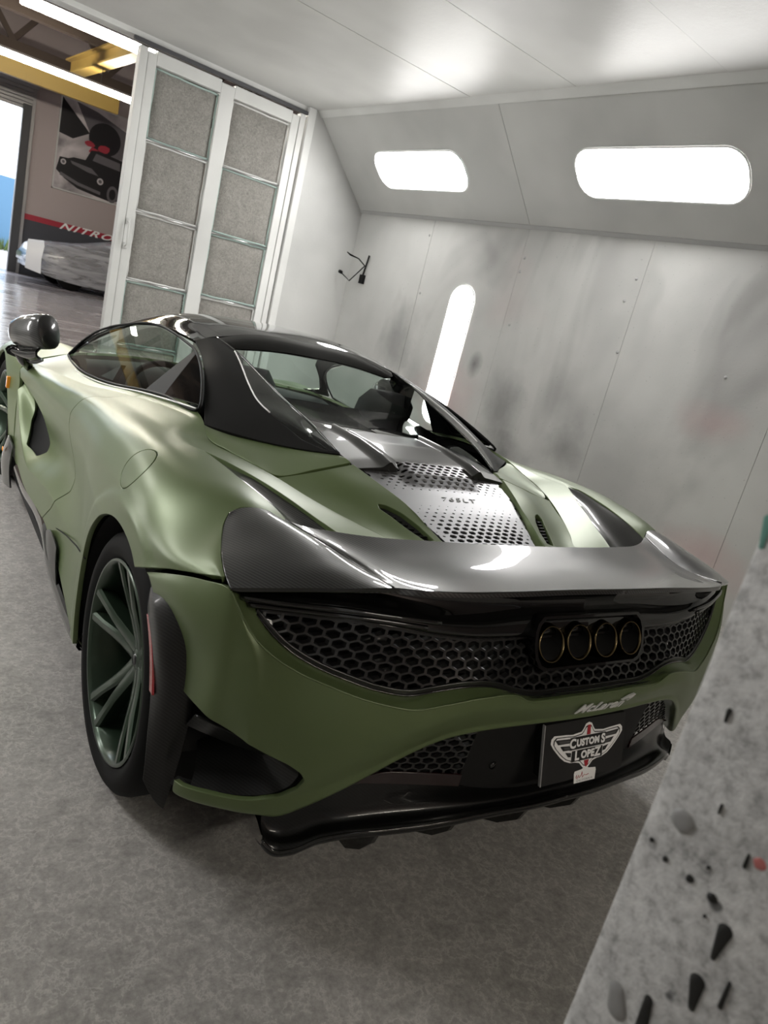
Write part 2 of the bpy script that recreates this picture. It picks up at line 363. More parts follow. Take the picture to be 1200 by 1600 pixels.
# wall bracket ---------------------------------------------------------------------
br = empty('wall_bracket', (XW, 4.91, 1.61), label='small black wire bracket on the white wall near the corner', category='bracket')
MB().box((-0.03, -0.035, -0.02), (0.0, 0.035, 0.07), 0.003).build('plate', M_rubber_trim, br)
MB().tube([(-0.02, 0.0, 0.02), (-0.02, -0.045, 0.27)], 0.009, 8).build('upright_rod', M_rubber_trim, br, True)
MB().tube([(-0.03, -0.02, 0.16), (-0.09, 0.03, 0.215), (-0.14, 0.12, 0.235), (-0.16, 0.16, 0.255)], [0.006, 0.006, 0.010, 0.005], 8).build('upper_hook', M_rubber_trim, br, True)
lh = MB().tube([(-0.03, -0.02, 0.16), (-0.10, 0.10, -0.02), (-0.16, 0.20, 0.045)], 0.006, 8); lh.tube([(-0.16, 0.185, 0.045), (-0.16, 0.225, 0.05)], 0.018, 8); lh.build('lower_hook', M_rubber_trim, br, True)
# screw heads on the wall
for i, (y, z) in enumerate(((2.76, 2.06), (2.77, 1.95), (1.66, 2.02), (1.70, 1.86), (4.02, 2.15), (1.62, 1.50), (3.95, 1.62), (2.72, 1.52), (0.78, 1.5))):
    MB().lathe([(0, 0.012), (0.004, 0.010), (0.005, 0.0)], lambda ax, a, b_, y=y, z=z: (XW - ax, y + a, z + b_), 10).build('screw_head', M_seam, wall_r, True)
# paint-splattered column right by the camera ------------------------------------
M_col = mat('paint_spattered_grey', (0.42, 0.42, 0.42), 0.5); k = N(M_col); v = k.coord()
n1 = k.noise(v, 13, 7, 0.72, 0.25); n2 = k.noise(v, 70, 6, 0.75, 0.2); n3 = k.noise(v, 22, 2, 0.5)
c = k.ramp(n1, [(0.32, g3(0.16)), (0.46, g3(0.52)), (0.64, g3(0.76))]); c = k.mix(0.5, c, k.ramp(n2, [(0.36, g3(0.16)), (0.48, g3(0.62)), (0.64, g3(0.88))]))
dk = k.ramp(n3, [(0.69, (0, 0, 0)), (0.72, (1, 1, 1))]); c = k.mix(k.math('MULTIPLY', dk, 0.8), c, (0.03, 0.03, 0.035))
n4 = k.noise(v, 6, 2, 0.4); rd = k.ramp(n4, [(0.70, (0, 0, 0)), (0.74, (1, 1, 1))]); c = k.mix(k.math('MULTIPLY', rd, 0.35), c, (0.5, 0.2, 0.2))
k.l(c, k.b.inputs['Base Color']); k.bump(k.mix(0.5, n1, n2), 0.6, 0.006)
cx, cy = -1.013, -1.339
colm = empty('column', (cx, cy, 0), kind='structure', label='grey paint-spattered square column close to the camera', category='column')
MB().box((0, -0.22, 0), (0.14, 0.0, ZC), 0.012).build('shaft', M_col, colm, True); autosmooth(colm.children[0])
M_teal = mat('teal_paint_smear', (0.16, 0.36, 0.31), 0.4); M_dent = mat('grey_paint_blob', g3(0.30), 0.35)
def splat(name, pts, rs, m_, h=0.0025):
    mb = MB()
    V = []; F = []
    P = [Vector((y, z, 0)) for y, z in pts]
    n = 18
    if len(P) == 1:
        out = [(P[0].x + rs[0] * math.cos(2 * math.pi * i / n) * random.uniform(0.9, 1.1), P[0].y + rs[0] * math.sin(2 * math.pi * i / n) * random.uniform(0.9, 1.1)) for i in range(n)]
    else:
        d = (P[1] - P[0]).normalized(); w_ = Vector((-d.y, d.x, 0)); out = []
        for i in range(n // 2 + 1):
            a = math.pi / 2 + math.pi * i / (n // 2); q = P[0] + (d * math.cos(a) + w_ * math.sin(a)) * rs[0]; out.append((q.x, q.y))
        for i in range(n // 2 + 1):
            a = -math.pi / 2 + math.pi * i / (n // 2); q = P[1] + (d * math.cos(a) + w_ * math.sin(a)) * rs[1]; out.append((q.x, q.y))
    c0 = (sum(p[0] for p in out) / len(out), sum(p[1] for p in out) / len(out)); m_n = len(out)
    for sc_, hh in ((1, 0.0), (0.85, h * 0.7), (0.5, h)):
        for (y, z) in out: V.append((-hh, c0[0] + (y - c0[0]) * sc_ - cy, c0[1] + (z - c0[1]) * sc_))
    for a in range(2):
        for i in range(m_n): F.append((a * m_n + i, a * m_n + (i + 1) % m_n, (a + 1) * m_n + (i + 1) % m_n, (a + 1) * m_n + i))
    F.append(tuple(2 * m_n + i for i in range(m_n)))
    o = mk(name, V, F, m_, colm); autosmooth(o, 60)
    return o
for p, r in ((((-1.3703, 0.9901),), (0.0026,)), (((-1.3936, 0.9898),), (0.0036,)), (((-1.4141, 0.9888),), (0.0044,)), (((-1.3543, 0.9969),), (0.0022,)),
             (((-1.4319, 0.9717), (-1.4318, 0.944)), (0.0062, 0.0022)), (((-1.429, 0.916), (-1.4329, 0.8914)), (0.0065, 0.003)), (((-1.4018, 0.866), (-1.4055, 0.835)), (0.004, 0.006)),
             (((-1.4495, 0.9365), (-1.4505, 0.912)), (0.0015, 0.0022)), (((-1.4027, 1.0097),), (0.0017,)), (((-1.4146, 0.9708),), (0.0014,)), (((-1.3935, 1.0638), (-1.394, 1.056)), (0.0012, 0.0008)),
             (((-1.3713, 1.1382), (-1.3718, 1.128)), (0.002, 0.001)), (((-1.425, 1.0415), (-1.4255, 1.030)), (0.0012, 0.0016))):
    splat('paint_drip', p, r, M_ink)
splat('paint_blob', ((-1.3713, 1.0302),), (0.0105,), M_dent, 0.003); splat('paint_blob', ((-1.375, 0.848), (-1.381, 0.832)), (0.008, 0.010), M_dent, 0.003)
splat('paint_smear', ((-1.3435, 1.292), (-1.3465, 1.27)), (0.0035, 0.002), M_teal, 0.0006); splat('paint_smear', ((-1.4339, 1.0403),), (0.005,), mat('pale_red_smear', (0.5, 0.16, 0.15), 0.4), 0.001)
# ================================================================ THE SHOP BEYOND
YS = 20.5
MB().box((-9, YF, -0.12), (9, YS + 0.3, 0.0)).build('floor_shop', M_floor2, **ST, label='smooth worn concrete floor of the workshop beyond', category='floor')
MB().box((-9, -9, -0.14), (9, YF, -0.002)).build('floor_shop_rear', M_floor2, **ST, label='workshop floor around the booth', category='floor')
MB().box((2.86, YS, 0), (9, YS + 0.3, 7)).build('wall_far', M_shopwall, **ST, label='mauve grey workshop wall with poster and red stripe', category='wall')
MB().box((-9, YS, 0), (-2.2, YS + 0.3, 7)).build('wall_far_left', M_shopwall, **ST, label='workshop wall left of the roller door', category='wall')
MB().box((-2.2, YS, 4.05), (2.86, YS + 0.3, 7)).build('wall_far_head', M_shopwall, **ST, label='workshop wall above the roller door', category='wall')
for nm, a, b in (('wall_shop_right', (9, -9, 0), (9.2, YS, 7)), ('wall_shop_left', (-9.2, -9, 0), (-9, YS, 7)), ('wall_shop_rear', (-9, -9.2, 0), (9, -9, 7))):
    MB().box(a, b).build(nm, M_shopwall, **ST, label='plain workshop wall', category='wall')
MB().box((-9, -9, 6.6), (9, YS, 6.9)).build('ceiling_shop', M_roofdark, **ST, label='dark boarded workshop roof', category='ceiling')
# painted lower wall, stripe, lettering
MB().box((3.05, YS - 0.012, 0), (9, YS - 0.001, 1.44)).build('trim_10', M_shopdark, **ST, label='slate grey painted lower wall band', category='trim')
MB().box((3.05, YS - 0.02, 1.40), (9, YS - 0.012, 1.54)).build('trim_11', M_redline, **ST, label='red painted stripe along workshop wall', category='trim')
V, F = text_mesh('NITRO', 0.27, 0.003, 0.45, 0.006, 1.25)
V = [(p[0] * 1.45 + 4.66, YS - 0.026 - p[2], p[1] * 0.85 + 1.455) for p in V]
mk('wall_lettering', V, F, M_sticker, None, False, label='white slanted block lettering on the red wall stripe', category='lettering')
# roller door
rd = empty('door_2', (0.3, YS, 0), kind='structure', label='open roller shutter door to the bright yard', category='door')
for i in range(9): MB().box((-2.5, -0.10 - 0.012 * (i % 2), 3.98 + i * 0.085), (2.72, -0.02, 4.06 + i * 0.085), 0.012).build('slat', M_shutter, rd)
MB().tube([(-2.5, -0.25, 4.72), (2.78, -0.25, 4.72)], 0.24, 20).build('roll', M_shutter, rd, True)
MB().box((2.50, -0.14, 0), (2.70, -0.02, 4.1), 0.006).build('guide_rail', M_jamb, rd); MB().box((2.71, -0.10, 0), (2.79, -0.02, 4.5), 0.006).build('guide_rail', M_shutter, rd)
MB().box((-2.7, -0.14, 0), (-2.50, -0.02, 4.1), 0.006).build('guide_rail', M_jamb, rd)
# yard outside
MB().box((-15, YS + 0.3, -0.15), (20, YS + 30, -0.02)).build('ground_yard', M_asphalt, **ST, label='pale sunlit yard outside the roller door', category='ground')
fn = empty('fence', (0, YS + 14, 0), label='blue board fence across the yard outside', category='fence')
for i in range(14): MB().box((-8 + i * 1.3, -0.03, 0), (-8 + i * 1.3 + 1.27, 0.03, 2.9), 0.008).build('board', M_fence, fn)
gv = []; gf = []
for i in range(900):
    x, y = random.uniform(-3, 6), YS + random.uniform(12.4, 13.8); a = random.uniform(0, 6.28); hh = random.uniform(0.25, 0.6); b0 = len(gv)
    gv += [(x - 0.04 * math.cos(a), y - 0.04 * math.sin(a), -0.02), (x + 0.04 * math.cos(a), y + 0.04 * math.sin(a), -0.02), (x + random.uniform(-.12, .12), y + random.uniform(-.12, .12), hh)]; gf.append((b0, b0 + 1, b0 + 2))
mk('grass', gv, gf, M_grass, None, False, kind='stuff', label='strip of green grass at the foot of the fence', category='grass')
# beams, trusses, strips
MB().box((-8.9, 16.9, 4.10), (4.02, 17.05, 4.42), 0.01).build('trim_12', M_yellow, **ST, label='yellow crane beam across the workshop', category='beam')
yb_ = empty('trim_13', (2.6, 12.5, 4.3), kind='structure', label='yellow beam running towards the far wall', category='beam')
MB().box((-0.12, -5.5, 0.20), (0.12, 3.0, 0.23)).build('flange', M_yellow, yb_); MB().box((-0.12, -5.5, -0.06), (0.12, 3.0, -0.03)).build('flange', M_yellow, yb_); MB().box((-0.015, -5.5, -0.03), (0.015, 3.0, 0.20)).build('web', M_yellow, yb_)
for yy_ in (8.5, 11.5, 14.5, 18.0):
    t = empty('trim_%d' % int(20 + yy_), (0, yy_, 0), kind='structure', label='dark timber roof truss over the workshop', category='truss')
    MB().box((-8.9, -0.08, 4.75), (8.9, 0.08, 4.95)).build('lower_chord', M_timber, t); MB().box((-8.9, -0.08, 6.25), (8.9, 0.08, 6.45)).build('upper_chord', M_timber, t)
    for i in range(9):
        x = -8 + i * 2
        MB().tube([(x, 0, 4.95), (x + 1, 0, 6.25)], 0.08, 4).build('brace', M_timber, t); MB().tube([(x + 1, 0, 6.25), (x + 2, 0, 4.95)], 0.08, 4).build('brace', M_timber, t)
for x in (-4, -2, 0, 2, 4, 6): MB().box((x - 0.05, YF + 0.2, 6.2), (x + 0.05, YS, 6.45)).build('trim_%d' % (50 + x), M_timber, **ST, label='dark timber roof joist', category='joist')
for (y, z, xa, xb, txt) in ((8.0, 3.53, 0.2, 2.3, 'just behind the booth header'), (13.5, 3.90, -1.2, 3.3, 'across the yellow crane beam'), (13.5, 4.4, -7.5, -3.5, 'in the left bay of the workshop'), (-6.6, 4.3, -2.0, 0.6, 'unseen behind the booth, added to brighten the car rear')):  # last entry is an unseen lamp, added as fill for the car rear
    r = empty('strip_light', ((xa + xb) / 2, y, z), label='long warm white strip light hanging %s' % txt, category='light', group='workshop strip lights')
    w2 = (xb - xa) / 2
    MB().box((-w2, -0.05, -0.045), (w2, 0.05, 0.045), 0.012).build('lens', M_strip, r); MB().box((-w2, -0.06, 0.045), (w2, 0.06, 0.08)).build('housing', M_shutter, r)
    for sx in (-0.7, 0.7): MB().tube([(sx * w2, 0, 0.08), (sx * w2, 0, 6.5 - z)], 0.006, 6).build('hanger', M_jamb, r)
# poster ----------------------------------------------------------------------------
ps = empty('poster', (3.70, YS, 2.38), label='large framed print of a dark pickup truck on the workshop wall', category='poster')
M_pbg = mat('poster_grey_wash', g3(0.25), 0.4); k = N(M_pbg); v = k.coord(); f = k.noise(v, 1.3, 3, 0.5, 0.5); k.l(k.ramp(f, [(0.35, (0.22, 0.20, 0.21)), (0.6, (0.62, 0.57, 0.58))]), k.b.inputs['Base Color'])
MB().box((-0.02, -0.05, -0.02), (1.78, -0.012, 2.22)).build('board', M_pbg, ps)
for a, b in (((-0.03, -0.055, -0.03), (0.0, -0.01, 2.23)), ((-0.03, -0.055, 2.2), (1.79, -0.01, 2.23)), ((1.76, -0.055, -0.03), (1.79, -0.01, 2.23)), ((-0.03, -0.055, -0.03), (1.79, -0.01, 0.0))):
    MB().box(a, b).build('frame_strip', M_frame, ps)
def pr(name, poly, m_, d=0.053): # flat print shape
    n = len(poly); mk(name, [(u, -d, w_) for u, w_ in poly], [tuple(range(n))], m_, ps, False)
M_p1 = mat('print_black', (0.012, 0.011, 0.013), 0.4); M_p2 = mat('print_grey', (0.13, 0.12, 0.13), 0.4); M_p3 = mat('print_pale', (0.5, 0.47, 0.48), 0.4); M_p4 = mat('print_red', (0.35, 0.03, 0.05), 0.4)
pr('print_dark_wedge', [(0.0, 2.2), (0.0, 1.35), (0.35, 1.30), (0.75, 1.55), (0.68, 1.62)], M_p1)
pr('print_dark_wedge', [(0.35, 2.2), (0.9, 2.12), (1.74, 1.85), (1.74, 1.2), (1.45, 1.1), (1.1, 1.2), (0.8, 1.45), (0.72, 1.62)], M_p2)
pr('print_wheel', [(1.15 + 0.42 * math.cos(t / 24 * 6.283), 1.52 + 0.40 * math.sin(t / 24 * 6.283)) for t in range(24)], M_p1, 0.055)
for (u, w_, r) in ((0.78, 1.30, 0.10), (0.92, 1.15, 0.13), (1.15, 1.28, 0.14), (1.25, 1.05, 0.15), (1.02, 1.02, 0.10)):
    pr('print_red_patch', [(u + r * 1.3 * math.cos(t / 9 * 6.283) * random.uniform(0.7, 1.1), w_ + r * 0.8 * math.sin(t / 9 * 6.283) * random.uniform(0.7, 1.1)) for t in range(9)], M_p4, 0.057)
pr('print_truck_body', [(0.02, 0.45), (0.08, 0.78), (0.30, 0.80), (0.42, 0.86), (0.72, 0.88), (0.84, 1.16), (1.05, 1.20), (1.74, 1.12), (1.74, 0.1), (1.5, 0.02), (1.1, 0.06), (0.6, 0.12), (0.25, 0.28)], M_p1, 0.059)
pr('print_cab_window', [(0.90, 0.92), (0.97, 1.12), (1.62, 1.06), (1.64, 0.86)], M_p2, 0.061)
pr('print_bumper', [(0.12, 0.34), (0.6, 0.20), (1.2, 0.12), (1.2, 0.2), (0.6, 0.28), (0.14, 0.42)], M_p2, 0.061)
pr('print_bonnet_shine', [(0.35, 0.76), (0.9, 0.72), (1.1, 0.58), (0.8, 0.60), (0.4, 0.69)], M_p2, 0.061)
for (u, w_, r) in ((0.18, 0.68, 0.07), (1.16, 0.46, 0.085)):
    pr('print_headlamp', [(u + r * math.cos(t / 14 * 6.283), w_ + r * math.sin(t / 14 * 6.283)) for t in range(14)], M_p3, 0.061)
    pr('print_headlamp_core', [(u + r * 0.55 * math.cos(t / 14 * 6.283), w_ + r * 0.55 * math.sin(t / 14 * 6.283)) for t in range(14)], M_p2, 0.063)
pr('print_tyre', [(1.52 + 0.15 * math.cos(t / 18 * 6.283), 0.22 + 0.22 * math.sin(t / 18 * 6.283)) for t in range(18)], M_p2, 0.061)
pr('print_hub', [(1.52 + 0.09 * math.cos(t / 18 * 6.283), 0.22 + 0.14 * math.sin(t / 18 * 6.283)) for t in range(18)], M_p1, 0.063)
# covered car ------------------------------------------------------------------------
M_sheet = mat('clear_plastic_sheet', (0.72, 0.73, 0.80), 0.22); N(M_sheet).b.inputs['Alpha'].default_value = 0.34
k = N(M_sheet); fz = k.noise(k.coord(scale=(0.5, 1, 3.0), rot=(0, 0.35, 0)), 2.2, 3, 0.5, 1.0); k.bump(fz, 0.5, 0.05); k.l(k.ramp(fz, [(0.38, g3(0.26)), (0.64, g3(0.52))]), k.b.inputs['Alpha'])
M_darkcar = mat('dark_car_paint', (0.018, 0.016, 0.016), 0.25, 0.2, 0.5); M_whitepl = mat('white_plastic_corner', (0.72, 0.75, 0.82), 0.35)
cc = empty('covered_car', (2.75, 18.6, 0), label='dark car shrouded in clear plastic by the workshop wall', category='car')
def loft(rings):
    n = len(rings[0]); V = [p for r in rings for p in r]; F = []
    for i in range(len(rings) - 1):
        for j in range(n - 1): F.append((i * n + j, i * n + j + 1, (i + 1) * n + j + 1, (i + 1) * n + j))
    return V, F
prof_x = [0.0, 0.12, 0.5, 1.1, 1.7, 2.3, 3.0, 3.9, 4.4]; top = [0.72, 0.93, 1.00, 1.06, 1.20, 1.42, 1.48, 1.30, 0.95]; bot = [0.45, 0.36, 0.30, 0.25, 0.25, 0.25, 0.25, 0.3, 0.4]
def carrings(sc_, inf, zc=0.0):
    out = []
    for x, t, b in zip(prof_x, top, bot):
        hw = (0.88 if 0.3 < x < 4.2 else 0.70) * sc_; b2 = b - inf; t2 = t + zc
        out.append([(x - inf * (x < 0.05), -hw, b2), (x, -hw - 0.02, (b2 * 2 + t2) / 3), (x, -hw, (b2 + 2 * t2) / 3), (x, -hw * 0.82, t2 - 0.05), (x, -hw * 0.4, t2), (x, hw * 0.4, t2), (x, hw * 0.82, t2 - 0.05), (x, hw, (b2 + 2 * t2) / 3), (x, hw, b2)])
    return out
V, F = loft(carrings(0.97, 0.0, -0.03)); F.append(tuple(range(9))[::-1]); mk('body', V, F, M_darkcar, cc)
rr = carrings(1.04, 0.08, 0.03)
rr = [[(x + random.uniform(-.02, .02), y + random.uniform(-.02, .02), z + random.uniform(-.015, .015)) for (x, y, z) in r_] for r_ in rr]
V, F = loft(rr); F.append(tuple(range(9))[::-1]); sh = mk('plastic_sheet', V, F, M_sheet, cc)
ss = sh.modifiers.new('s', 'SUBSURF'); ss.levels = 2; ss.render_levels = 2
V, F = loft([[(-0.09, -0.78, 0.32), (-0.10, -0.8, 0.6), (-0.09, -0.76, 0.9), (-0.04, -0.6, 0.98)], [(0.22, -0.96, 0.26), (0.2, -0.97, 0.6), (0.24, -0.95, 0.9), (0.26, -0.78, 1.02)]]); mk('taped_white_corner', V, F, M_whitepl, cc)
for x in (0.95, 3.6):
    for s in (-1, 1):
        MB().lathe([(0, 0.02), (0.0, 0.30), (0.03, 0.33), (0.17, 0.33), (0.2, 0.30), (0.2, 0.02)], lambda ax, a, b, x=x, s=s: (x + a, s * 0.84 - s * ax, 0.33 + b), 24).build('wheel', M_tyre, cc, True)
# ================================================================ THE CAR (car axes: x right, y forward, z up; origin under rear axle)
car = empty('sports_car', (0, 0, 0), math.radians(-5), label='low satin green sports car with black roof and carbon rear wing', category='car')
def crom(P, n):
    """P (m,k,3): smooth interpolation along axis 0 -> (n+1,k,3)"""
    P = np.asarray(P, float); m_ = len(P)
    d = np.linalg.norm(np.diff(P, axis=0), axis=2).mean(1) + 1e-9
    t = np.concatenate([[0], np.cumsum(d)]); 
    if m_ == 2: T = np.repeat((P[1] - P[0])[None] / d[0], 2, 0)
    else:
        T = np.zeros_like(P); s = np.diff(P, axis=0) / d[:, None, None]
        for i in range(1, m_ - 1): T[i] = (s[i - 1] * d[i] + s[i] * d[i - 1]) / (d[i] + d[i - 1])
        T[0] = 1.5 * s[0] - 0.5 * T[1]; T[-1] = 1.5 * s[-1] - 0.5 * T[-2]
    q = np.linspace(0, t[-1], n + 1); i = np.clip(np.searchsorted(t, q, side='right') - 1, 0, m_ - 2)
    h = d[i][:, None, None]; u = ((q - t[i]) / d[i])[:, None, None]
    return (2*u**3-3*u**2+1)*P[i] + (u**3-2*u**2+u)*h*T[i] + (-2*u**3+3*u**2)*P[i+1] + (u**3-u**2)*h*T[i+1]
def surf(G, nu, nv):
    A = crom(np.asarray(G, float), nu)
    return crom(A.transpose(1, 0, 2), nv).transpose(1, 0, 2)
def gridmesh(S):
    a, b = S.shape[:2]; V = S.reshape(-1, 3)
    F = [(i*b+j, (i+1)*b+j, (i+1)*b+j+1, i*b+j+1) for i in range(a-1) for j in range(b-1)]
    return V, F
def clip(V, F, f):
    """keep the part of the mesh where f>0 (f per vertex)"""
    V = list(map(tuple, V)); f = list(map(float, f)); out = []; cache = {}
    nv = {}; NV = []; NF = []
    def keep(i):
        if i not in nv: nv[i] = len(NV); NV.append(V[i])
        return nv[i]
    def cut(i, j):
        key = (i, j) if i < j else (j, i)
        if key not in cache:
            a, b = key; t = f[a] / (f[a] - f[b]); cache[key] = len(NV)
            NV.append(tuple(V[a][k_] + t * (V[b][k_] - V[a][k_]) for k_ in range(3)))
        return cache[key]
    for face in F:
        s = [f[i] > 0 for i in face]
        if all(s): NF.append([keep(i) for i in face]); continue
        if not any(s): continue
        poly = []
        for a in range(len(face)):
            i, j = face[a], face[(a+1) % len(face)]
            if s[a]: poly.append(keep(i))
            if s[a] != s[(a+1) % len(face)]: poly.append(cut(i, j))
        if len(poly) >= 3: NF.append(poly)
    return np.array(NV).reshape(-1, 3), NF
def sdf(P2, poly):
    """signed distance, >0 inside"""
    P2 = np.asarray(P2, float); Q = np.asarray(poly, float); d = np.full(len(P2), 1e9); ins = np.zeros(len(P2), bool)
    for i in range(len(Q)):
        a, b = Q[i], Q[(i+1) % len(Q)]; e = b - a; w_ = P2 - a
        t = np.clip((w_ @ e) / (e @ e + 1e-12), 0, 1); d = np.minimum(d, np.linalg.norm(w_ - t[:, None]*e, axis=1))
        c1 = (a[1] <= P2[:, 1]) != (b[1] <= P2[:, 1])
        with np.errstate(divide='ignore', invalid='ignore'): xx = a[0] + (P2[:, 1]-a[1]) * (b[0]-a[0]) / (b[1]-a[1])
        ins ^= c1 & (P2[:, 0] < xx)
    return np.where(ins, d, -d)
def side_of(P2, line):
    """signed distance to an open polyline extended; >0 on the left of its direction"""
    P2 = np.asarray(P2, float); L = np.asarray(line, float)
    L = np.vstack([L[0] + (L[0]-L[1]) * 50, L, L[-1] + (L[-1]-L[-2]) * 50]); best = np.full(len(P2), 1e9); sg = np.zeros(len(P2))
    for i in range(len(L)-1):
        a, e = L[i], L[i+1]-L[i]; w_ = P2 - a; t = np.clip((w_ @ e)/(e @ e + 1e-12), 0, 1); d = np.linalg.norm(w_ - t[:, None]*e, axis=1)
        cr = e[0]*w_[:, 1] - e[1]*w_[:, 0]; u = d < best - 1e-12; best = np.where(u, d, best); sg = np.where(u, np.sign(cr), sg)
    return best * sg
def normals(V, F):
    V = np.asarray(V); n = np.zeros_like(V)
    for f in F:
        a = V[f[0]]; s = np.zeros(3)
        for i in range(1, len(f)-1): s += np.cross(V[f[i]]-a, V[f[i+1]]-a)
        for i in f: n[i] += s
    l = np.linalg.norm(n, axis=1); l[l == 0] = 1
    return n / l[:, None]
def orient(V, F, ref):
    n = normals(V, F).mean(0)
    return F if n @ np.array(ref) > 0 else [tuple(f)[::-1] for f in F]
def rim(V, F, w=0.0014, depth=0.014):
    """rounded panel edge turned inwards"""
    V = np.asarray(V, float); n = normals(V, F); cnt = {}
    for f in F:
        for i in range(len(f)):
            a, b = f[i], f[(i+1) % len(f)]; key = (min(a, b), max(a, b)); cnt.setdefault(key, []).append((a, b))
    B = [v_[0] for v_ in cnt.values() if len(v_) == 1]; t = {}
    for a, b in B:
        e = V[b]-V[a]; L = np.linalg.norm(e)
        if L < 1e-9: continue
        for i in (a, b): t.setdefault(i, np.zeros(3)); t[i] = t[i] + np.cross(e/L, n[i])
    NV = [tuple(p) for p in V]; NF = [tuple(f) for f in F]; idx = {}
    for i, q in t.items():
        q = q/(np.linalg.norm(q)+1e-9); b0 = len(NV); idx[i] = b0
        for (st, sn) in ((0, 0), (0.75, 0.3), (1.0, 1.0), (1.0, depth/w)): NV.append(tuple(V[i] + q*w*st - n[i]*w*sn))
    for a, b in B:
        if a in idx and b in idx:
            for s in range(3): NF.append((idx[a]+s, idx[a]+s+1, idx[b]+s+1, idx[b]+s))
    return NV, NF
def flipx(V): return [(-p[0], p[1], p[2]) for p in V]
def part(name, V, F, material, parent=car, ref=None, edge=0.014, both=True, smooth=True, left_parent=None, **props):
    """right-hand mesh plus its mirror image on the left; returns (left, right)"""
    if ref is not None: F = orient(V, F, ref)
    if edge: V, F = rim(V, F, depth=edge)
    o = mk(name, V, F, material, parent, smooth, **props)
    if not both: return o
    l = mk(name, flipx(V), [tuple(f)[::-1] for f in F], material, left_parent or parent, smooth, **props)
    return l, o
def patch(G, nu, nv): return gridmesh(surf(G, nu, nv))
A_ = np.array
# ---------------------------------------------------------------- master side surface (right-hand, mirrored)
side = [
 # inner top        crease/slat in     slat out           ridge              shoulder           upper side          scallop            blade             bottom
 [(.730,2.16,.800), (.895,2.16,.735), (.905,2.16,.725), (.915,2.16,.710), (.928,2.16,.690), (.925,2.16,.655), (.905,2.16,.625), (.930,2.16,.590), (.920,2.16,.255)],
 [(.742,2.00,.806), (.888,2.00,.757), (.902,2.00,.745), (.916,2.00,.728), (.928,2.00,.705), (.920,2.00,.655), (.862,2.00,.555), (.935,2.00,.495), (.920,2.00,.250)],
 [(.742,1.70,.805), (.822,1.70,.773), (.862,1.70,.772), (.905,1.70,.755), (.922,1.70,.728), (.915,1.70,.675), (.846,1.70,.480), (.935,1.70,.372), (.925,1.70,.238)],
 [(.722,1.40,.829), (.776,1.40,.800), (.835,1.40,.796), (.892,1.40,.782), (.916,1.40,.745), (.910,1.40,.690), (.855,1.40,.510), (.930,1.40,.388), (.925,1.40,.250)],
 [(.700,1.15,.862), (.745,1.15,.840), (.815,1.15,.826), (.885,1.15,.808), (.912,1.15,.762), (.906,1.15,.700), (.874,1.15,.540), (.924,1.15,.415), (.924,1.15,.262)],
 [(.668,0.90,.901), (.710,0.90,.874), (.795,0.90,.859), (.884,0.90,.838), (.912,0.90,.782), (.908,0.90,.705), (.886,0.90,.540), (.915,0.90,.400), (.925,0.90,.260)],
 [(.642,0.65,.932), (.684,0.65,.905), (.785,0.65,.884), (.892,0.65,.860), (.925,0.65,.795), (.926,0.65,.705), (.910,0.65,.540), (.920,0.65,.380), (.930,0.65,.215)],
 [(.650,0.42,.924), (.680,0.42,.918), (.780,0.42,.899), (.899,0.42,.876), (.940,0.42,.805), (.951,0.42,.700), (.946,0.42,.540), (.945,0.42,.360), (.944,0.42,.200)],
 [(.664,0.30,.890), (.718,0.30,.899), (.785,0.30,.904), (.899,0.30,.884), (.944,0.28,.810), (.960,0.28,.695), (.960,0.28,.540), (.950,0.28,.360), (.946,0.28,.200)],
 [(.622,0.18,.883), (.738,0.15,.900), (.790,0.18,.906), (.897,0.18,.889), (.948,0.15,.812), (.965,0.15,.690), (.965,0.15,.540), (.955,0.15,.360), (.946,0.15,.200)],
 [(.562,0.052,.871), (.690,0.055,.892), (.752,0.07,.908), (.892,0.06,.891), (.952,0.02,.810), (.967,0.02,.685), (.966,0.02,.540), (.955,0.02,.360), (.946,0.02,.200)],
 [(.490,-.090,.847), (.610,-.095,.869), (.720,-.10,.895), (.876,-.08,.882), (.950,-.10,.798), (.966,-.11,.685), (.962,-.10,.540), (.950,-.10,.360), (.940,-.10,.200)],
 [(.420,-.200,.830), (.560,-.200,.846), (.697,-.195,.883), (.838,-.19,.876), (.941,-.20,.782), (.961,-.215,.695), (.955,-.20,.540), (.945,-.20,.360), (.935,-.20,.200)],
 [(.372,-.262,.820), (.525,-.270,.832), (.680,-.270,.868), (.812,-.272,.866), (.930,-.30,.782), (.950,-.305,.725), (.945,-.30,.540), (.935,-.30,.360), (.925,-.30,.200)],
 [(.320,-.350,.800), (.470,-.370,.810), (.660,-.380,.835), (.855,-.37,.832), (.912,-.40,.792), (.928,-.395,.760), (.925,-.40,.540), (.915,-.40,.360), (.905,-.40,.200)],
 [(.280,-.450,.780), (.440,-.470,.785), (.650,-.500,.800), (.888,-.50,.803), (.893,-.505,.804), (.896,-.505,.800), (.895,-.50,.540), (.885,-.50,.360), (.875,-.50,.200)]]
def tighten(row):
    P = [A_(p) for p in row]; L = lambda a, b, t: a*(1-t) + b*t
    return [P[0], L(P[0], P[1], .93), P[1], L(P[1], P[2], .12), P[2], P[3], P[4], L(P[4], P[5], .75), P[5], L(P[5], P[6], .2), P[6], L(P[6], P[7], .93), P[7], L(P[7], P[8], .06), P[8]]
side = [tighten(r) for r in side]
MS = surf(side, 170, 150); mV, mF = gridmesh(MS); mF = orient(mV, mF, (1, 0, 0.3)); mV = np.array(mV)
d_ = np.hypot(mV[:, 1], mV[:, 2] - .345); tt_ = np.clip((.452 - d_)/.018, 0, 1); mV[:, 0] += .0075*tt_*tt_*(3 - 2*tt_)*(mV[:, 2] < .80)*np.clip((mV[:, 1] + .32)/.1, 0, 1)
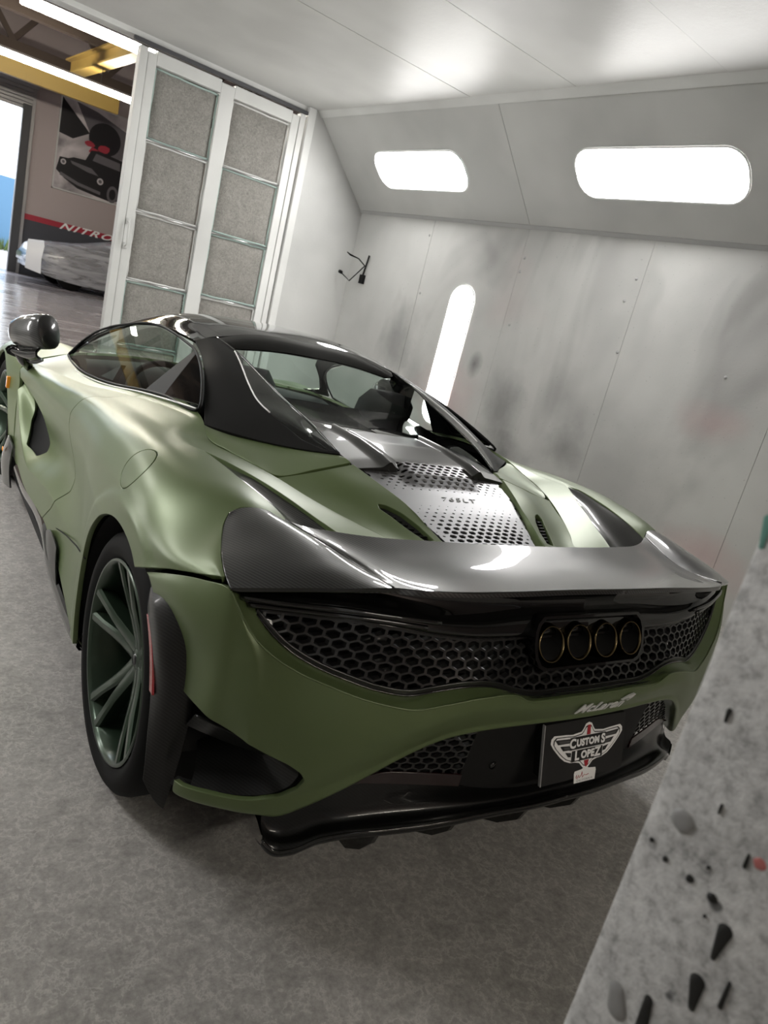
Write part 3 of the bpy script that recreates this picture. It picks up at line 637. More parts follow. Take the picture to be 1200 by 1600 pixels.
yz = lambda V: np.asarray(V)[:, [1, 2]]; xy = lambda V: np.asarray(V)[:, [0, 1]]; xz = lambda V: np.asarray(V)[:, [0, 2]]
def circ(V, y0, z0, r): V = np.asarray(V); return np.hypot(V[:, 1]-y0, V[:, 2]-z0) - r
ARCH = (0.0, 0.345, 0.385)
shut = [(0.93, 1.10), (0.93, 0.885), (0.955, .840), (.975, .800), (1.010, .755), (1.030, .720), (1.020, .690), (.995, .650), (.955, .600), (.930, .545), (.945, .490), (1.035, .425), (1.085, .370), (1.235, .268), (1.30, .10)]
seam_r = [(-.10, .655), (-.216, .706), (-.31, .745), (-.40, .776), (-.50, .811), (-.6, .85)]
cap_edge = [(.55, -.36), (.672, -.325), (.690, -.290), (.72, -.272), (.75, -.266), (.785, -.262), (.812, -.269), (.832, -.295), (.852, -.345), (.872, -.405), (.886, -.465), (.891, -.52), (.88, -.60), (.5, -.60)]
slat_poly = [(.742, .135), (.750, .090), (.725, -.077), (.699, -.185), (.680, -.276), (.66, -.34), (.49, -.34), (.53, -.261), (.585, -.14), (.645, -.018), (.702, .075)]
# quarter panel
V, F = clip(mV, mF, side_of(yz(mV), shut) * 1.0 - 0.0035)
if len(V) and V[:, 1].mean() > 0.9: V, F = clip(mV, mF, -side_of(yz(mV), shut) - 0.003)
V, F = clip(V, F, circ(V, *ARCH))
ss_ = side_of(yz(V), seam_r); V, F = clip(V, F, np.where(V[:, 1] < -0.1, -ss_ * np.sign(1), 1) - 0.004)
V, F = clip(V, F, np.maximum(-sdf(xy(V), cap_edge), (0.6 - V[:, 2])) - 0.003)
V, F = clip(V, F, np.maximum(-sdf(xy(V), slat_poly), 0.7 - V[:, 2]) - 0.001)
FUEL = A_([0.928, 0.09, 0.852]); ii = np.argmin(np.linalg.norm(mV - FUEL, axis=1)); FUEL = mV[ii]; fn_ = normals(mV, mF)[ii]
def fdist(V): w_ = np.asarray(V) - FUEL; return np.linalg.norm(w_ - np.outer(w_ @ fn_, fn_), axis=1) + np.where(np.abs(w_ @ fn_) > 0.12, 1, 0)
RF = 0.060
Vl, Fl = clip(V, F, fdist(V) - RF - 0.005)
Vs, Fs = rim(Vl, Fl); q_l = mk('rear_quarter_panel', flipx(Vs), [tuple(f)[::-1] for f in Fs], M_green, car)
Vs, Fs = rim(V, F); q_r = mk('rear_quarter_panel', Vs, Fs, M_green, car)
Vf, Ff = clip(mV, mF, RF - fdist(mV)); Vf, Ff = rim(Vf, Ff); mk('fuel_filler_door', flipx(Vf), [tuple(f)[::-1] for f in Ff], M_green, q_l)
# door
V, F = clip(mV, mF, -side_of(yz(mV), shut) - 0.003)
if V[:, 1].mean() < 0.9: V, F = clip(mV, mF, side_of(yz(mV), shut) - 0.003)
duct = [(2.10, .615), (2.02, .60), (1.80, .52), (1.66, .47), (1.62, .44), (1.66, .405), (1.80, .415), (1.95, .50), (2.06, .585)]
Vd, Fd = clip(V, F, -sdf(yz(V), duct))
d_l, d_r = part('door', Vd, Fd, M_green)
V2, F2 = clip(mV, mF, sdf(yz(mV), duct) + 0.012); n2 = normals(V2, F2); part('door_air_duct', V2 - n2 * 0.03, F2, M_satin_black, d_r, edge=0, left_parent=d_l)
# hidden dark shell under the panels
V, F = clip(mV, mF, circ(mV, ARCH[0], ARCH[1], ARCH[2] + 0.005)); V, F = clip(V, F, np.maximum(-sdf(xy(V), slat_poly), 0.6 - V[:, 2]))
V, F = clip(V, F, V[:, 1] + 0.25); n2 = normals(V, F); part('inner_shell', V - n2 * 0.022, F, M_void, edge=0)
# carbon slat in the haunch
o_ = A_([(.752, .095, .908), (.725, -.077, .896), (.699, -.185, .885), (.680, -.276, .868), (.665, -.34, .855)]); i_ = A_([(.738, .130, .899), (.645, -.018, .880), (.585, -.14, .856), (.53, -.261, .829), (.49, -.34, .81)])
o_ = A_([(.744, .134, .900)] + o_.tolist()); i_ = A_([(.741, .134, .899), (.70, .072, .889)] + i_[1:].tolist())
mid = (o_ * 0.45 + i_ * 0.55) - A_([0, 0, 1]) * np.linspace(0.0, 0.045, 6)[:, None]
q3 = o_ * 0.9 + i_ * 0.1 - A_([0, 0, 1]) * np.linspace(0.0, 0.012, 6)[:, None]
V, F = patch([o_ - A_([0, 0, .003]), q3, mid, i_ - A_([0, 0, .006])], 12, 40); part('haunch_intake_blade', V, F, M_carbon, ref=(0, 0, 1), edge=0.004)
V, F = patch([o_ - A_([0, 0, .06]), i_ - A_([0, 0, .06])], 4, 20); part('haunch_intake_floor', V, F, M_void, ref=(0, 0, 1), edge=0)
# ---------------------------------------------------------------- front body
front = [
 [(0,2.60,.79),(.35,2.55,.79),(.56,2.42,.79),(.73,2.165,.800),(.895,2.165,.735),(.928,2.165,.69),(.925,2.165,.62),(.93,2.165,.5),(.92,2.165,.25)],
 [(0,2.75,.74),(.35,2.72,.745),(.56,2.6,.757),(.70,2.43,.800),(.872,2.42,.762),(.938,2.42,.70),(.95,2.42,.6),(.95,2.42,.45),(.93,2.42,.25)],
 [(0,3.0,.66),(.35,2.98,.67),(.6,2.92,.71),(.745,2.75,.775),(.87,2.72,.760),(.942,2.70,.70),(.955,2.70,.6),(.955,2.7,.45),(.93,2.7,.25)],
 [(0,3.35,.54),(.35,3.32,.56),(.58,3.25,.61),(.74,3.12,.68),(.86,3.05,.67),(.93,3.02,.62),(.945,3.0,.55),(.945,3.0,.42),(.92,3.0,.25)],
 [(0,3.62,.42),(.35,3.58,.44),(.58,3.48,.47),(.74,3.36,.50),(.84,3.28,.50),(.90,3.2,.48),(.92,3.15,.43),(.92,3.15,.35),(.9,3.15,.22)],
 [(0,3.74,.22),(.35,3.68,.22),(.6,3.56,.22),(.75,3.45,.22),(.83,3.36,.22),(.88,3.28,.22),(.9,3.22,.2),(.9,3.2,.18),(.88,3.18,.16)]]
FS = surf(front, 70, 90); fV, fF = gridmesh(FS); fF = orient(fV, fF, (0.5, 0.2, 1))
FA = (2.67, 0.33, 0.362)
hood = [(-.05, 3.45), (-.05, 2.3), (.45, 2.44), (.60, 2.36), (.66, 2.52), (.62, 2.9), (.52, 3.2), (.42, 3.45)]
V, F = clip(fV, fF, np.maximum(circ(fV, *FA), 0.80 - fV[:, 0])); Vb, Fb = clip(V, F, np.where(V[:, 2] > 0.4, -sdf(xy(V), hood), 1) - 0.0015)
fe_l, fe_r = part('front_fender', Vb, Fb, M_green)
V, F = clip(fV, fF, sdf(xy(fV), hood) - 0.0015); part('bonnet', V, F, M_green)
for o, s in ((fe_l, -1), (fe_r, 1)):
    mb = MB(); mb.box((s*0.948-0.012, 2.335, .555), (s*0.948+0.008, 2.36, .615), 0.004); mb.build('side_marker', M_amber, o)
# arch liners, floor pan, cabin tub
for (y0, z0, r) in (ARCH, FA):
    for s in (-1, 1):
        V = []; F = []; n = 28
        for i in range(n+1):
            a = math.radians(-2 + 184*i/n)
            V += [(s*0.94, y0 + (r+0.003)*math.cos(a), z0 + (r+0.003)*math.sin(a)), (s*0.58, y0 + (r+0.01)*math.cos(a), z0 + (r+0.01)*math.sin(a)), (s*0.58, y0, z0)]
        for i in range(n): F += [(3*i, 3*i+1, 3*i+4, 3*i+3), (3*i+1, 3*i+2, 3*i+5, 3*i+4)]
        mk('wheel_arch_liner', V, F, M_void, car)
MB().box((-0.90, 0.42, 0.13), (0.90, 2.24, 0.17)).build('floor_pan', M_void, car); MB().box((-0.56, -0.58, 0.16), (0.56, 0.42, 0.3)).build('engine_undertray', M_void, car); MB().box((-0.56, 2.24, 0.13), (0.56, 3.5, 0.17)).build('front_undertray', M_void, car)
V, F = patch([[(0, .72, .955), (.40, .72, .94), (.60, .72, .86)], [(0, .72, .3), (.45, .72, .3), (.66, .72, .3)]], 4, 6); part('cabin_bulkhead', V, F, M_seat, edge=0)
MB().box((-0.55, -0.45, 0.3), (0.55, 0.62, 0.74)).build('engine_bay', M_void, car)
# ---------------------------------------------------------------- greenhouse
roof = [
 [(0,2.60,.80),(.3,2.57,.80),(.52,2.46,.80),(.66,2.27,.81),(.738,2.09,.820)],
 [(0,2.3,.935),(.3,2.28,.93),(.48,2.22,.92),(.60,2.12,.907),(.682,2.06,.890)],
 [(0,2.05,1.04),(.28,2.04,1.033),(.44,2.0,1.02),(.545,1.97,1.00),(.624,2.00,.955)],
 [(0,1.80,1.125),(.28,1.79,1.115),(.41,1.78,1.098),(.49,1.78,1.078),(.562,1.82,1.034)],
 [(0,1.55,1.182),(.28,1.55,1.168),(.40,1.55,1.150),(.465,1.57,1.128),(.530,1.60,1.076)],
 [(0,1.33,1.195),(.28,1.33,1.182),(.39,1.33,1.163),(.455,1.33,1.142),(.517,1.36,1.099)],
 [(0,1.15,1.186),(.27,1.13,1.171),(.375,1.12,1.150),(.445,1.12,1.130),(.514,1.15,1.102)],
 [(0,1.07,1.172),(.27,1.055,1.158),(.40,1.038,1.131),(.448,1.03,1.120),(.508,1.005,1.100)]]
RS = surf(roof, 90, 60); rV, rF = gridmesh(RS); rF = orient(rV, rF, (0, 0, 1))
ws = [(-.1, 2.65), (.32, 2.61), (.53, 2.48), (.66, 2.27), (.690, 2.13), (.63, 2.06), (.535, 1.97), (.455, 1.80), (.28, 1.81), (-.1, 1.82)]
V, F = clip(rV, rF, sdf(xy(rV), ws)); part('windscreen', V, F, M_glass, edge=0.006)
rf = [(-.1, 1.79), (.28, 1.78), (.42, 1.76), (.435, 1.3), (.405, 1.10), (.385, 1.03), (.27, 1.05), (-.1, 1.065)]
V, F = clip(rV, rF, sdf(xy(rV), rf) + 0.002); part('roof_panel', V, F, M_black, edge=0.006)
V, F = clip(rV, rF, np.minimum(-sdf(xy(rV), ws) - 0.001, -sdf(xy(rV), rf) - 0.003)); part('roof_rail', V, F, M_black, edge=0.012)
# side glass master: plane x = 1.38 - .7 z, slight bulge
gy = np.linspace(0.40, 2.14, 90); gz = np.linspace(0.76, 1.14, 42)
gl = A_([[(1.387 - .8*z + 0.010*math.sin((z-.76)/.38*math.pi), y, z) for z in gz] for y in gy]); gV, gF = gridmesh(gl); gF = orient(gV, gF, (1, 0, 0.5))
win_lo = [(2.055,.812),(1.905,.802),(1.696,.805),(1.478,.821),(1.244,.848),(.943,.895),(.775,.917),(.49,.951)]
win_up = [(.563,.982),(.683,1.022),(.816,1.056),(.944,1.077),(1.033,1.082),(1.227,1.090),(1.409,1.091),(1.632,1.069),(1.752,1.041),(1.927,.992),(2.031,.937),(2.068,.865)]
WIN = win_lo + win_up
wf = sdf(yz(gV), WIN)
def inset(V, F, d):
    n = normals(V, F); return np.asarray(V) - n*d
V, F = clip(gV, gF, wf - 0.006); V, F = clip(V, F, V[:, 1] - (.957 - (V[:, 2]-.894)*0.19))
part('side_window', inset(V, F, 0.004), F, M_glass, edge=0, left_parent=d_l, parent=d_r)
V, F = clip(gV, gF, wf - 0.004); V, F = clip(V, F, -(V[:, 1] - (.957 - (V[:, 2]-.894)*0.19)))
Va, Fa = clip(V, F, V[:, 1] - (.788 + (V[:, 2]-.921)*0.67) - 0.002); part('window_pillar', Va, Fa, M_satin_black, edge=0.006)
Va, Fa = clip(V, F, -(V[:, 1] - (.788 + (V[:, 2]-.921)*0.67)) - 0.002); part('quarter_window', Va, Fa, M_black, edge=0.006)
# seal around the window
def tube_pair(name, pts, r, m_, n=6, parent=car, **kw):
    a = MB().tube(pts, r, n).build(name, m_, parent, True, **kw); b = MB().tube([(-p[0], p[1], p[2]) for p in pts], r, n).build(name, m_, parent, True, **kw); return b, a
gx = lambda y, z, d=0.0: (1.387 - .8*z + 0.010*math.sin((z-.76)/.38*math.pi) + d, y, z)
P = crom(A_([[gx(y, z, .002)] for y, z in WIN + WIN[:1]]), 110)[:, 0]; tube_pair('window_seal', [tuple(p) for p in P], 0.0055, M_rubber_trim)
P = crom(A_([[gx(y, z - .008, .008)] for y, z in win_lo]), 60)[:, 0]; tube_pair('sill_trim', [tuple(p) for p in P], 0.003, M_badge)
# door top strip between window and shoulder is part of the door/quarter. rear roof roll, rear glass
V, F = patch([[(0,1.072,1.172),(.28,1.057,1.158),(.418,1.037,1.124)],[(0,1.03,1.158),(.26,1.02,1.144),(.405,1.00,1.112)],[(0,.985,1.125),(.22,.99,1.116),(.36,.985,1.098)]], 8, 24); part('roof_rear_edge', V, F, M_black, ref=(0, -1, 0.4), edge=0.01)
V, F = patch([[(0,.975,1.122),(.22,.98,1.113),(.365,.975,1.093)],[(0,.86,1.05),(.22,.865,1.045),(.372,.87,1.035)],[(0,.775,.972),(.22,.785,.974),(.38,.80,.972)]], 8, 16); part('rear_window', V, F, M_glass, ref=(0, -1, 0.5), edge=0.0)
# buttress: outer edge -> ridge
b_o = A_([(.508,1.003,1.099),(.524,.872,1.064),(.557,.727,1.027),(.595,.582,.971),(.629,.462,.926),(.646,.408,.914)])
b_r = A_([(.420,1.035,1.124),(.400,.824,1.096),(.383,.638,1.055),(.373,.474,1.020),(.346,.271,.978),(.322,.128,.935)])
b_m = (b_o*0.5 + b_r*0.5) + A_([(0,0,.004),(.008,0,.010),(.012,0,.012),(.010,-.01,.008),(.004,-.01,.0),(0,.0,-.012)])
b_n = (b_o*0.22 + b_r*0.78) + A_([(0,0,.002),(.004,0,.006),(.006,0,.006),(.004,-.006,.003),(0,-.01,.0),(0,-.01,-.006)])
BS = surf([b_o, b_m, b_n, b_r], 40, 60); bV, bF = gridmesh(BS); bF = orient(bV, bF, (0.3, -0.3, 1))
gpoly = [(.408,.90),(.430,.72),(.452,.58),(.458,.46),(.445,.37),(.40,.23),(.36,.168),(.30,.12),(.30,.5),(.37,.95)]
V, F = clip(bV, bF, -sdf(xy(bV), gpoly) - 0.001); bt_l, bt_r = part('buttress_panel', V, F, M_satin_black, edge=0.012)
V, F = clip(bV, bF, sdf(xy(bV), gpoly) - 0.001); part('buttress_glass', V, F, M_butt_glass, bt_r, edge=0.0, left_parent=bt_l)
P = crom(A_([[(.408,.86,0)],[(.430,.72,0)],[(.452,.58,0)],[(.458,.46,0)],[(.447,.39,0)]]), 24)[:, 0]
def on_surf(P, S):
    Q = S.reshape(-1, 3); out = []
    for p in P:
        d = np.hypot(Q[:, 0]-p[0], Q[:, 1]-p[1]); i = np.argsort(d)[:6]; w_ = 1/(d[i]+1e-4)**2; out.append((p[0], p[1], float((Q[i, 2]*w_).sum()/w_.sum()) + 0.0015))
    return out
tube_pair('glass_trim', on_surf(P, BS), 0.0026, M_badge)
tube_pair('buttress_edge', [tuple(p + A_([-.002, 0, 0])) for p in crom(b_r[:, None], 40)[:, 0]], 0.004, M_black)
# inner face of the buttress, below the ridge
V, F = patch([b_r + A_([(-.004,0,-.003)]*6), b_r*A_([1,1,0]) + A_([(-.02,-.03,1.075),(-.012,0,1.0),(-.01,0,.972),(-.008,0,.955),(-.006,0,.945),(-.002,0,.925)])], 4, 30)
Vc, Fc = clip(V, F, V[:, 1] - 0.80); part('buttress_pillar', Vc, Fc, M_black, edge=0)
# ---------------------------------------------------------------- rear deck
d1a = A_([(.648,.408,.913),(.632,.385,.909),(.60,.36,.905),(.55,.325,.903),(.47,.26,.907),(.41,.19,.917),(.322,.122,.931)])
d1b = A_([(.660,.385,.909),(.657,.297,.890),(.636,.24,.887),(.586,.116,.879),(.540,.060,.870),(.42,.064,.899),(.309,.072,.926)])
V, F = patch([d1a, d1a*0.55 + d1b*0.45 + A_([0, 0, .003]), d1b], 14, 60)
part('deck_front_panel', V, F, M_green, ref=(0, -.2, 1))
fr = [(.554,.042,.867),(.464,.047,.885),(.390,.047,.905),(.309,.055,.924)]
dk = [fr, [(.512,-.039,.853),(.440,-.035,.866),(.365,-.04,.890),(.274,-.045,.902)], [(.463,-.141,.838),(.395,-.14,.846),(.320,-.145,.862),(.238,-.14,.878)],
      [(.371,-.262,.820),(.325,-.255,.822),(.270,-.25,.832),(.212,-.25,.840)], [(.32,-.36,.80),(.28,-.36,.80),(.235,-.36,.803),(.19,-.36,.806)]]
DS = surf(dk, 50, 40); dV, dF = gridmesh(DS); dF = orient(dV, dF, (0, 0, 1))
vent = [(.322,-.128),(.298,-.140),(.265,-.178),(.238,-.232),(.222,-.29),(.250,-.295),(.280,-.240),(.306,-.185),(.326,-.150)]
V, F = clip(dV, dF, -sdf(xy(dV), vent)); de_l, de_r = part('deck_side_panel', V, F, M_green)
V, F = clip(dV, dF, sdf(xy(dV), vent) + 0.006); part('deck_vent', V - A_([0, 0, .016]), F, M_void, de_r, edge=0, left_parent=de_l)
for i in range(7):
    t = i/6; p = A_([.308,-.160,.848])*(1-t) + A_([.242,-.262,.822])*t
    for s in (-1, 1): MB().box((s*p[0]-.013, p[1]-.003, p[2]-.004), (s*p[0]+.013, p[1]+.003, p[2]+.003), 0.001).build('vent_fin', M_rubber_trim, de_r if s > 0 else de_l)
V, F = patch([[(.309,.064,.924),(.270,-.055,.899),(.230,-.17,.869),(.206,-.29,.826),(.19,-.36,.806)], [(.284,.064,.908),(.258,-.061,.878),(.224,-.165,.850),(.182,-.275,.815),(.17,-.36,.795)]], 3, 30); part('deck_inner_edge', V, F, M_green, ref=(-1, 0, 0.5), edge=0)
# perforated silver engine cover
def pf(x, y):
    zc = float(np.interp(y, [-.42, -.271, -.158, -.061, .058, .085], [.768, .817, .856, .884, .914, .922]))
    crown = 0.012 * (1 - (abs(x)/0.3)**2)
    t = min(1, max(0, (y + 0.035)/0.05)); s = min(1, max(0, (0.150 - abs(x))/0.028))
    return zc + crown*0.6 + 0.018*t*s
cells = MB(); dx, dy = 0.033, 0.0165
hw = lambda y: float(np.interp(y, [-.42, -.271, -.158, -.061, .058, .085], [.145, .180, .224, .258, .279, .282]))
Vp = []; Fp = []; vm = {}
def pv(x, y, dz=0.0):
    key = (round(x, 4), round(y, 4), round(dz, 4))
    if key not in vm: vm[key] = len(Vp); Vp.append((x, y, pf(x, y) + dz))
    return vm[key]
ny = int((0.085 + 0.40)/dy)
for j in range(ny):
    y = -0.40 + dy*(j + 0.5)
    for i in range(-11, 12):
        x = dx*(i + (0.5 if j % 2 else 0))
        cell = [(x+dx/2, y+dy/3), (x, y+dy*2/3), (x-dx/2, y+dy/3), (x-dx/2, y-dy/3), (x, y-dy*2/3), (x+dx/2, y-dy/3)]
        if max(abs(p[0]) - hw(p[1]) for p in cell) > 0.022: continue
        ax = abs(x)
        size = max(float(np.interp(y, [-.40, -.24, -.135, -.115], [1, 1, .22, 0])), float(np.interp(y, [-.062, -.045, 0.02, .08], [0, .35, .9, 1])) * (1 if ax < 0.24 else 0.0) * float(np.interp(ax, [.145, .25], [1, 0.55])))
        if y < -.1: size *= float(np.interp(ax/hw(y), [.72, .97], [1, .15]))
        if size < 0.12: Fp.append([pv(*p) for p in cell]); continue
        hx, hy = dx*0.36*size, dy*0.40*size
        hole = [(x+hx*.62, y+hy), (x-hx*.62, y+hy), (x-hx*1.1, y), (x-hx*.62, y-hy), (x+hx*.62, y-hy), (x+hx*1.1, y)]
        hole = [hole[5], hole[0], hole[1], hole[2], hole[3], hole[4]]
        # match start angles: cell starts at +x upper, go counter clockwise
        for a in range(6):
            b = (a+1) % 6; h0, h1 = hole[(a) % 6], hole[(a+1) % 6]
            Fp.append([pv(*cell[a]), pv(*cell[b]), pv(*h1), pv(*h0)]); Fp.append([pv(*h0), pv(*h1), pv(*h1, -.004), pv(*h0, -.004)])
Vp, Fp = clip(Vp, Fp, [hw(q[1]) - abs(q[0]) - .0015 for q in Vp])
pc = mk('perforated_engine_cover', Vp, Fp, M_silver, car, False); bm = bmesh.new(); bm.from_mesh(pc.data); bmesh.ops.recalc_face_normals(bm, faces=bm.faces)
bm.to_mesh(pc.data); bm.free(); autosmooth(pc, 60)
V = []; F = []
for j in range(14):
    y = -.40 + .485*j/13
    for i in range(9): x = (i/8*2-1)*hw(y); V.append((x, y, pf(x, y) - .03))
for j in range(13):
    for i in range(8): F.append((j*9+i, j*9+i+1, j*9+i+10, j*9+i+9))
mk('engine_cover_backing', V, F, M_void, pc)
V, F = text_mesh('765LT', 0.030, 0.0006, 0.25, 0, 1.25); V = [(p[0]*1.5, -0.092 + p[1]*0.9, pf(p[0]*1.5, -0.092 + p[1]*.9) + 0.0012 + p[2]) for p in V]; mk('cover_lettering', V, F, M_greyink, pc, False)
# glossy carbon cover with two spines
def cz(x, y):
    ax = abs(x); base = float(np.interp(y, [.03, .10, .25, .42], [.926, .940, .955, .957]))
    sp = max(0, 1 - abs(ax - .183)/0.026); spz = (0.020 - 0.006*(y-.05)/.37) * sp
    inner = 0.010 if ax < .15 else 0.0
    return base + spz - (0.0 if ax < .2 else (ax-.2)*0.12) + inner*0.5
V = []; F = []; nx_, ny_ = 68, 26
fy = lambda x: 0.385 + 0.045*max(0, 1 - abs(abs(x)-.183)/.026) - 0.05*max(0, abs(x)-.22)/.1
for j in range(ny_+1):
    for i in range(nx_+1):
        x = -.305 + .61*i/nx_; y0 = 0.045 + (.035 if abs(x) < .15 else 0.0) ; y = y0 + (fy(x)-y0)*j/ny_; V.append((x*(1 + .03*j/ny_), y, cz(x, y)))
for j in range(ny_):
    for i in range(nx_): F.append((j*(nx_+1)+i, j*(nx_+1)+i+1, (j+1)*(nx_+1)+i+1, (j+1)*(nx_+1)+i))
part('carbon_engine_cover', V, F, carbon('gloss_grey_carbon', g3(0.014), g3(0.022), 0.3, 0.8, 120), ref=(0, 0, 1), edge=0.022, both=False)
# tonneau
V, F = patch([[(0,.78,.972),(.2,.79,.974),(.36,.80,.972),(.385,.8,.968)],[(0,.58,.960),(.2,.58,.962),(.345,.58,.955),(.378,.58,.955)],[(0,.37,.950),(.2,.37,.952),(.33,.36,.945),(.362,.36,.95)],[(0,.2,.92),(.2,.2,.92),(.32,.2,.925),(.335,.2,.935)],[(0,.05,.88),(.2,.05,.88),(.30,.08,.90),(.322,.09,.92)]], 24, 20)
part('tonneau_cover', V, F, M_black, ref=(0, 0, 1), edge=0)
# ---------------------------------------------------------------- rear wing
F_e = [(0,-.462,.884),(.21,-.455,.883),(.376,-.423,.875),(.472,-.399,.869),(.579,-.354,.863),(.655,-.312,.861),(.686,-.295,.866)]
TE = [(0,-.742,.893),(.2,-.735,.890),(.36,-.718,.880),(.45,-.700,.872),(.53,-.678,.865),(.58,-.655,.859),(.602,-.643,.857)]
C_e = A_([(.686,-.295,.866),(.648,-.375,.857),(.625,-.428,.851),(.603,-.500,.845),(.597,-.56,.846),(.602,-.643,.857)])
rows_ = []
ts = [0, .25, .45, .62, .80, 1]
crp = crom(C_e[:, None], 100)[:, 0]
for kx in range(7):
    col_ = []
    for it, t in enumerate(ts):
        p = A_(F_e[kx])*(1-t) + A_(TE[kx])*t; p = p + A_([0, 0, -.016*math.sin(math.pi*t)])
        if kx == 6: p = C_e[it]
        if kx == 5: p = (A_(F_e[5])*(1-t) + A_(TE[5])*t)*0.35 + C_e[it]*0.65 + A_([-.012, 0, -.002])*math.sin(math.pi*t) if 0 < t < 1 else (A_(F_e[5]) if t == 0 else A_(TE[5]))
        if kx == 4 and 0 < t < 1: p = p*0.75 + (C_e[it] + A_([-.05, 0, -.004]))*0.25
        col_.append(p)
    rows_.append(col_)
V, F = patch(rows_, 60, 30); wg_l, wg_r = part('rear_wing_blade', V, F, M_carbon, ref=(0, 0, 1), edge=0.012)
cap = [[(.686,-.295,.866),(.72,-.274,.878),(.752,-.268,.882),(.785,-.264,.878),(.811,-.270,.869)],
       [(.648,-.375,.857),(.70,-.355,.874),(.755,-.335,.876),(.805,-.318,.864),(.834,-.300,.848)],
       [(.625,-.428,.851),(.68,-.418,.868),(.745,-.405,.868),(.808,-.382,.853),(.854,-.350,.833)],
       [(.603,-.500,.845),(.665,-.500,.859),(.735,-.487,.857),(.815,-.460,.840),(.873,-.410,.822)],
       [(.597,-.575,.848),(.665,-.568,.853),(.74,-.545,.846),(.825,-.508,.826),(.886,-.468,.810)],
       [(.602,-.643,.857),(.662,-.620,.845),(.742,-.586,.831),(.822,-.550,.815),(.889,-.512,.798)]]
V, F = patch(cap, 34, 30); part('wing_end_cap', V, F, M_carbon, ref=(0.3, -0.3, 1), edge=0.010)
tube_pair('wing_crease', [tuple(p) for p in crp[::4]], 0.0028, M_carbon)
te = A_(TE[:-1] + [(.602,-.643,.857),(.662,-.620,.845),(.742,-.586,.831),(.822,-.550,.815),(.889,-.512,.798)]); tep = crom(te[:, None], 60)[:, 0]
# trailing lip with body below
V, F = patch([tep[::3] + A_([0, -.002, .001]), tep[::3] + A_([0, -.004, -.006]), tep[::3] + A_([0, .004, -.011]), tep[::3] + A_([0, .05, -.016])], 6, 40); part('wing_lip', V, F, M_black, ref=(0, -1, -.3), edge=0)
und = A_([(0,-.66,.800),(.2,-.655,.80),(.36,-.655,.79),(.45,-.655,.790),(.53,-.645,.795),(.60,-.63,.80),(.66,-.605,.80),(.74,-.57,.795),(.82,-.53,.788),(.872,-.494,.785)])
u2 = crom(und[:, None], 20)[:, 0]
V, F = patch([tep[::3] + A_([0, .045, -.013]), u2*0.5 + tep[::3]*0.5 + A_([0, .05, -.008]), u2 + A_([0, .012, 0])], 10, 50); part('wing_underside', V, F, M_black, ref=(0, -1, -1), edge=0)
# ---------------------------------------------------------------- tail panel (gloss black lamp band)
gtop = A_([(0,-.668,.738),(.1,-.668,.738),(.27,-.666,.739),(.40,-.660,.745),(.527,-.638,.757),(.634,-.597,.763),(.707,-.565,.759),(.777,-.529,.755),(.834,-.512,.752)])
uu = crom(und[:, None], 8)[:, 0]; 
V, F = patch([uu + A_([0, .012, 0]), uu*0.55 + gtop*0.45 + A_([0, -.012, .0]), gtop + A_([0, -.010, .004]), gtop + A_([0, .012, -.004])], 14, 60); tp_l, tp_r = part('tail_panel', V, F, M_black, ref=(0, -1, 0), edge=0)
for (a, off) in ((0.22, -.012), (0.62, -.014)):
    P = (uu*(1-a) + gtop*a)[4:] + A_([0, off, 0]); P = crom(P[:, None], 24)[:, 0]
    tube_pair('lamp_strip', [tuple(p) for p in P], 0.006, M_black, 8)
V, F = patch([A_([(.560,-.655,.800),(.50,-.672,.790),(.44,-.680,.781),(.39,-.684,.777)]), A_([(.555,-.652,.786),(.50,-.668,.778),(.44,-.676,.772),(.39,-.682,.770)])], 2, 14)
# ---------------------------------------------------------------- rear grille (honeycomb)
g_b = A_([(0,-.745,.624),(.10,-.743,.624),(.215,-.735,.623),(.259,-.730,.632),(.317,-.721,.647),(.398,-.706,.645),(.456,-.691,.632),(.508,-.674,.617),(.578,-.650,.621),(.646,-.622,.637),(.712,-.592,.658),(.764,-.566,.684),(.804,-.542,.717),(.830,-.524,.746)])
g_t = A_([(0,-.668,.740),(.10,-.668,.740),(.215,-.667,.740),(.259,-.667,.740),(.317,-.667,.741),(.398,-.661,.745),(.456,-.652,.750),(.508,-.643,.756),(.578,-.620,.761),(.646,-.592,.763),(.712,-.562,.759),(.764,-.535,.755),(.804,-.520,.753),(.832,-.514,.752)])
gbp = crom(g_b[:, None], 200)[:, 0]; gtp = crom(g_t[:, None], 200)[:, 0]; arc = np.concatenate([[0], np.cumsum(np.linalg.norm(np.diff((gbp+gtp)/2, axis=0), axis=1))])
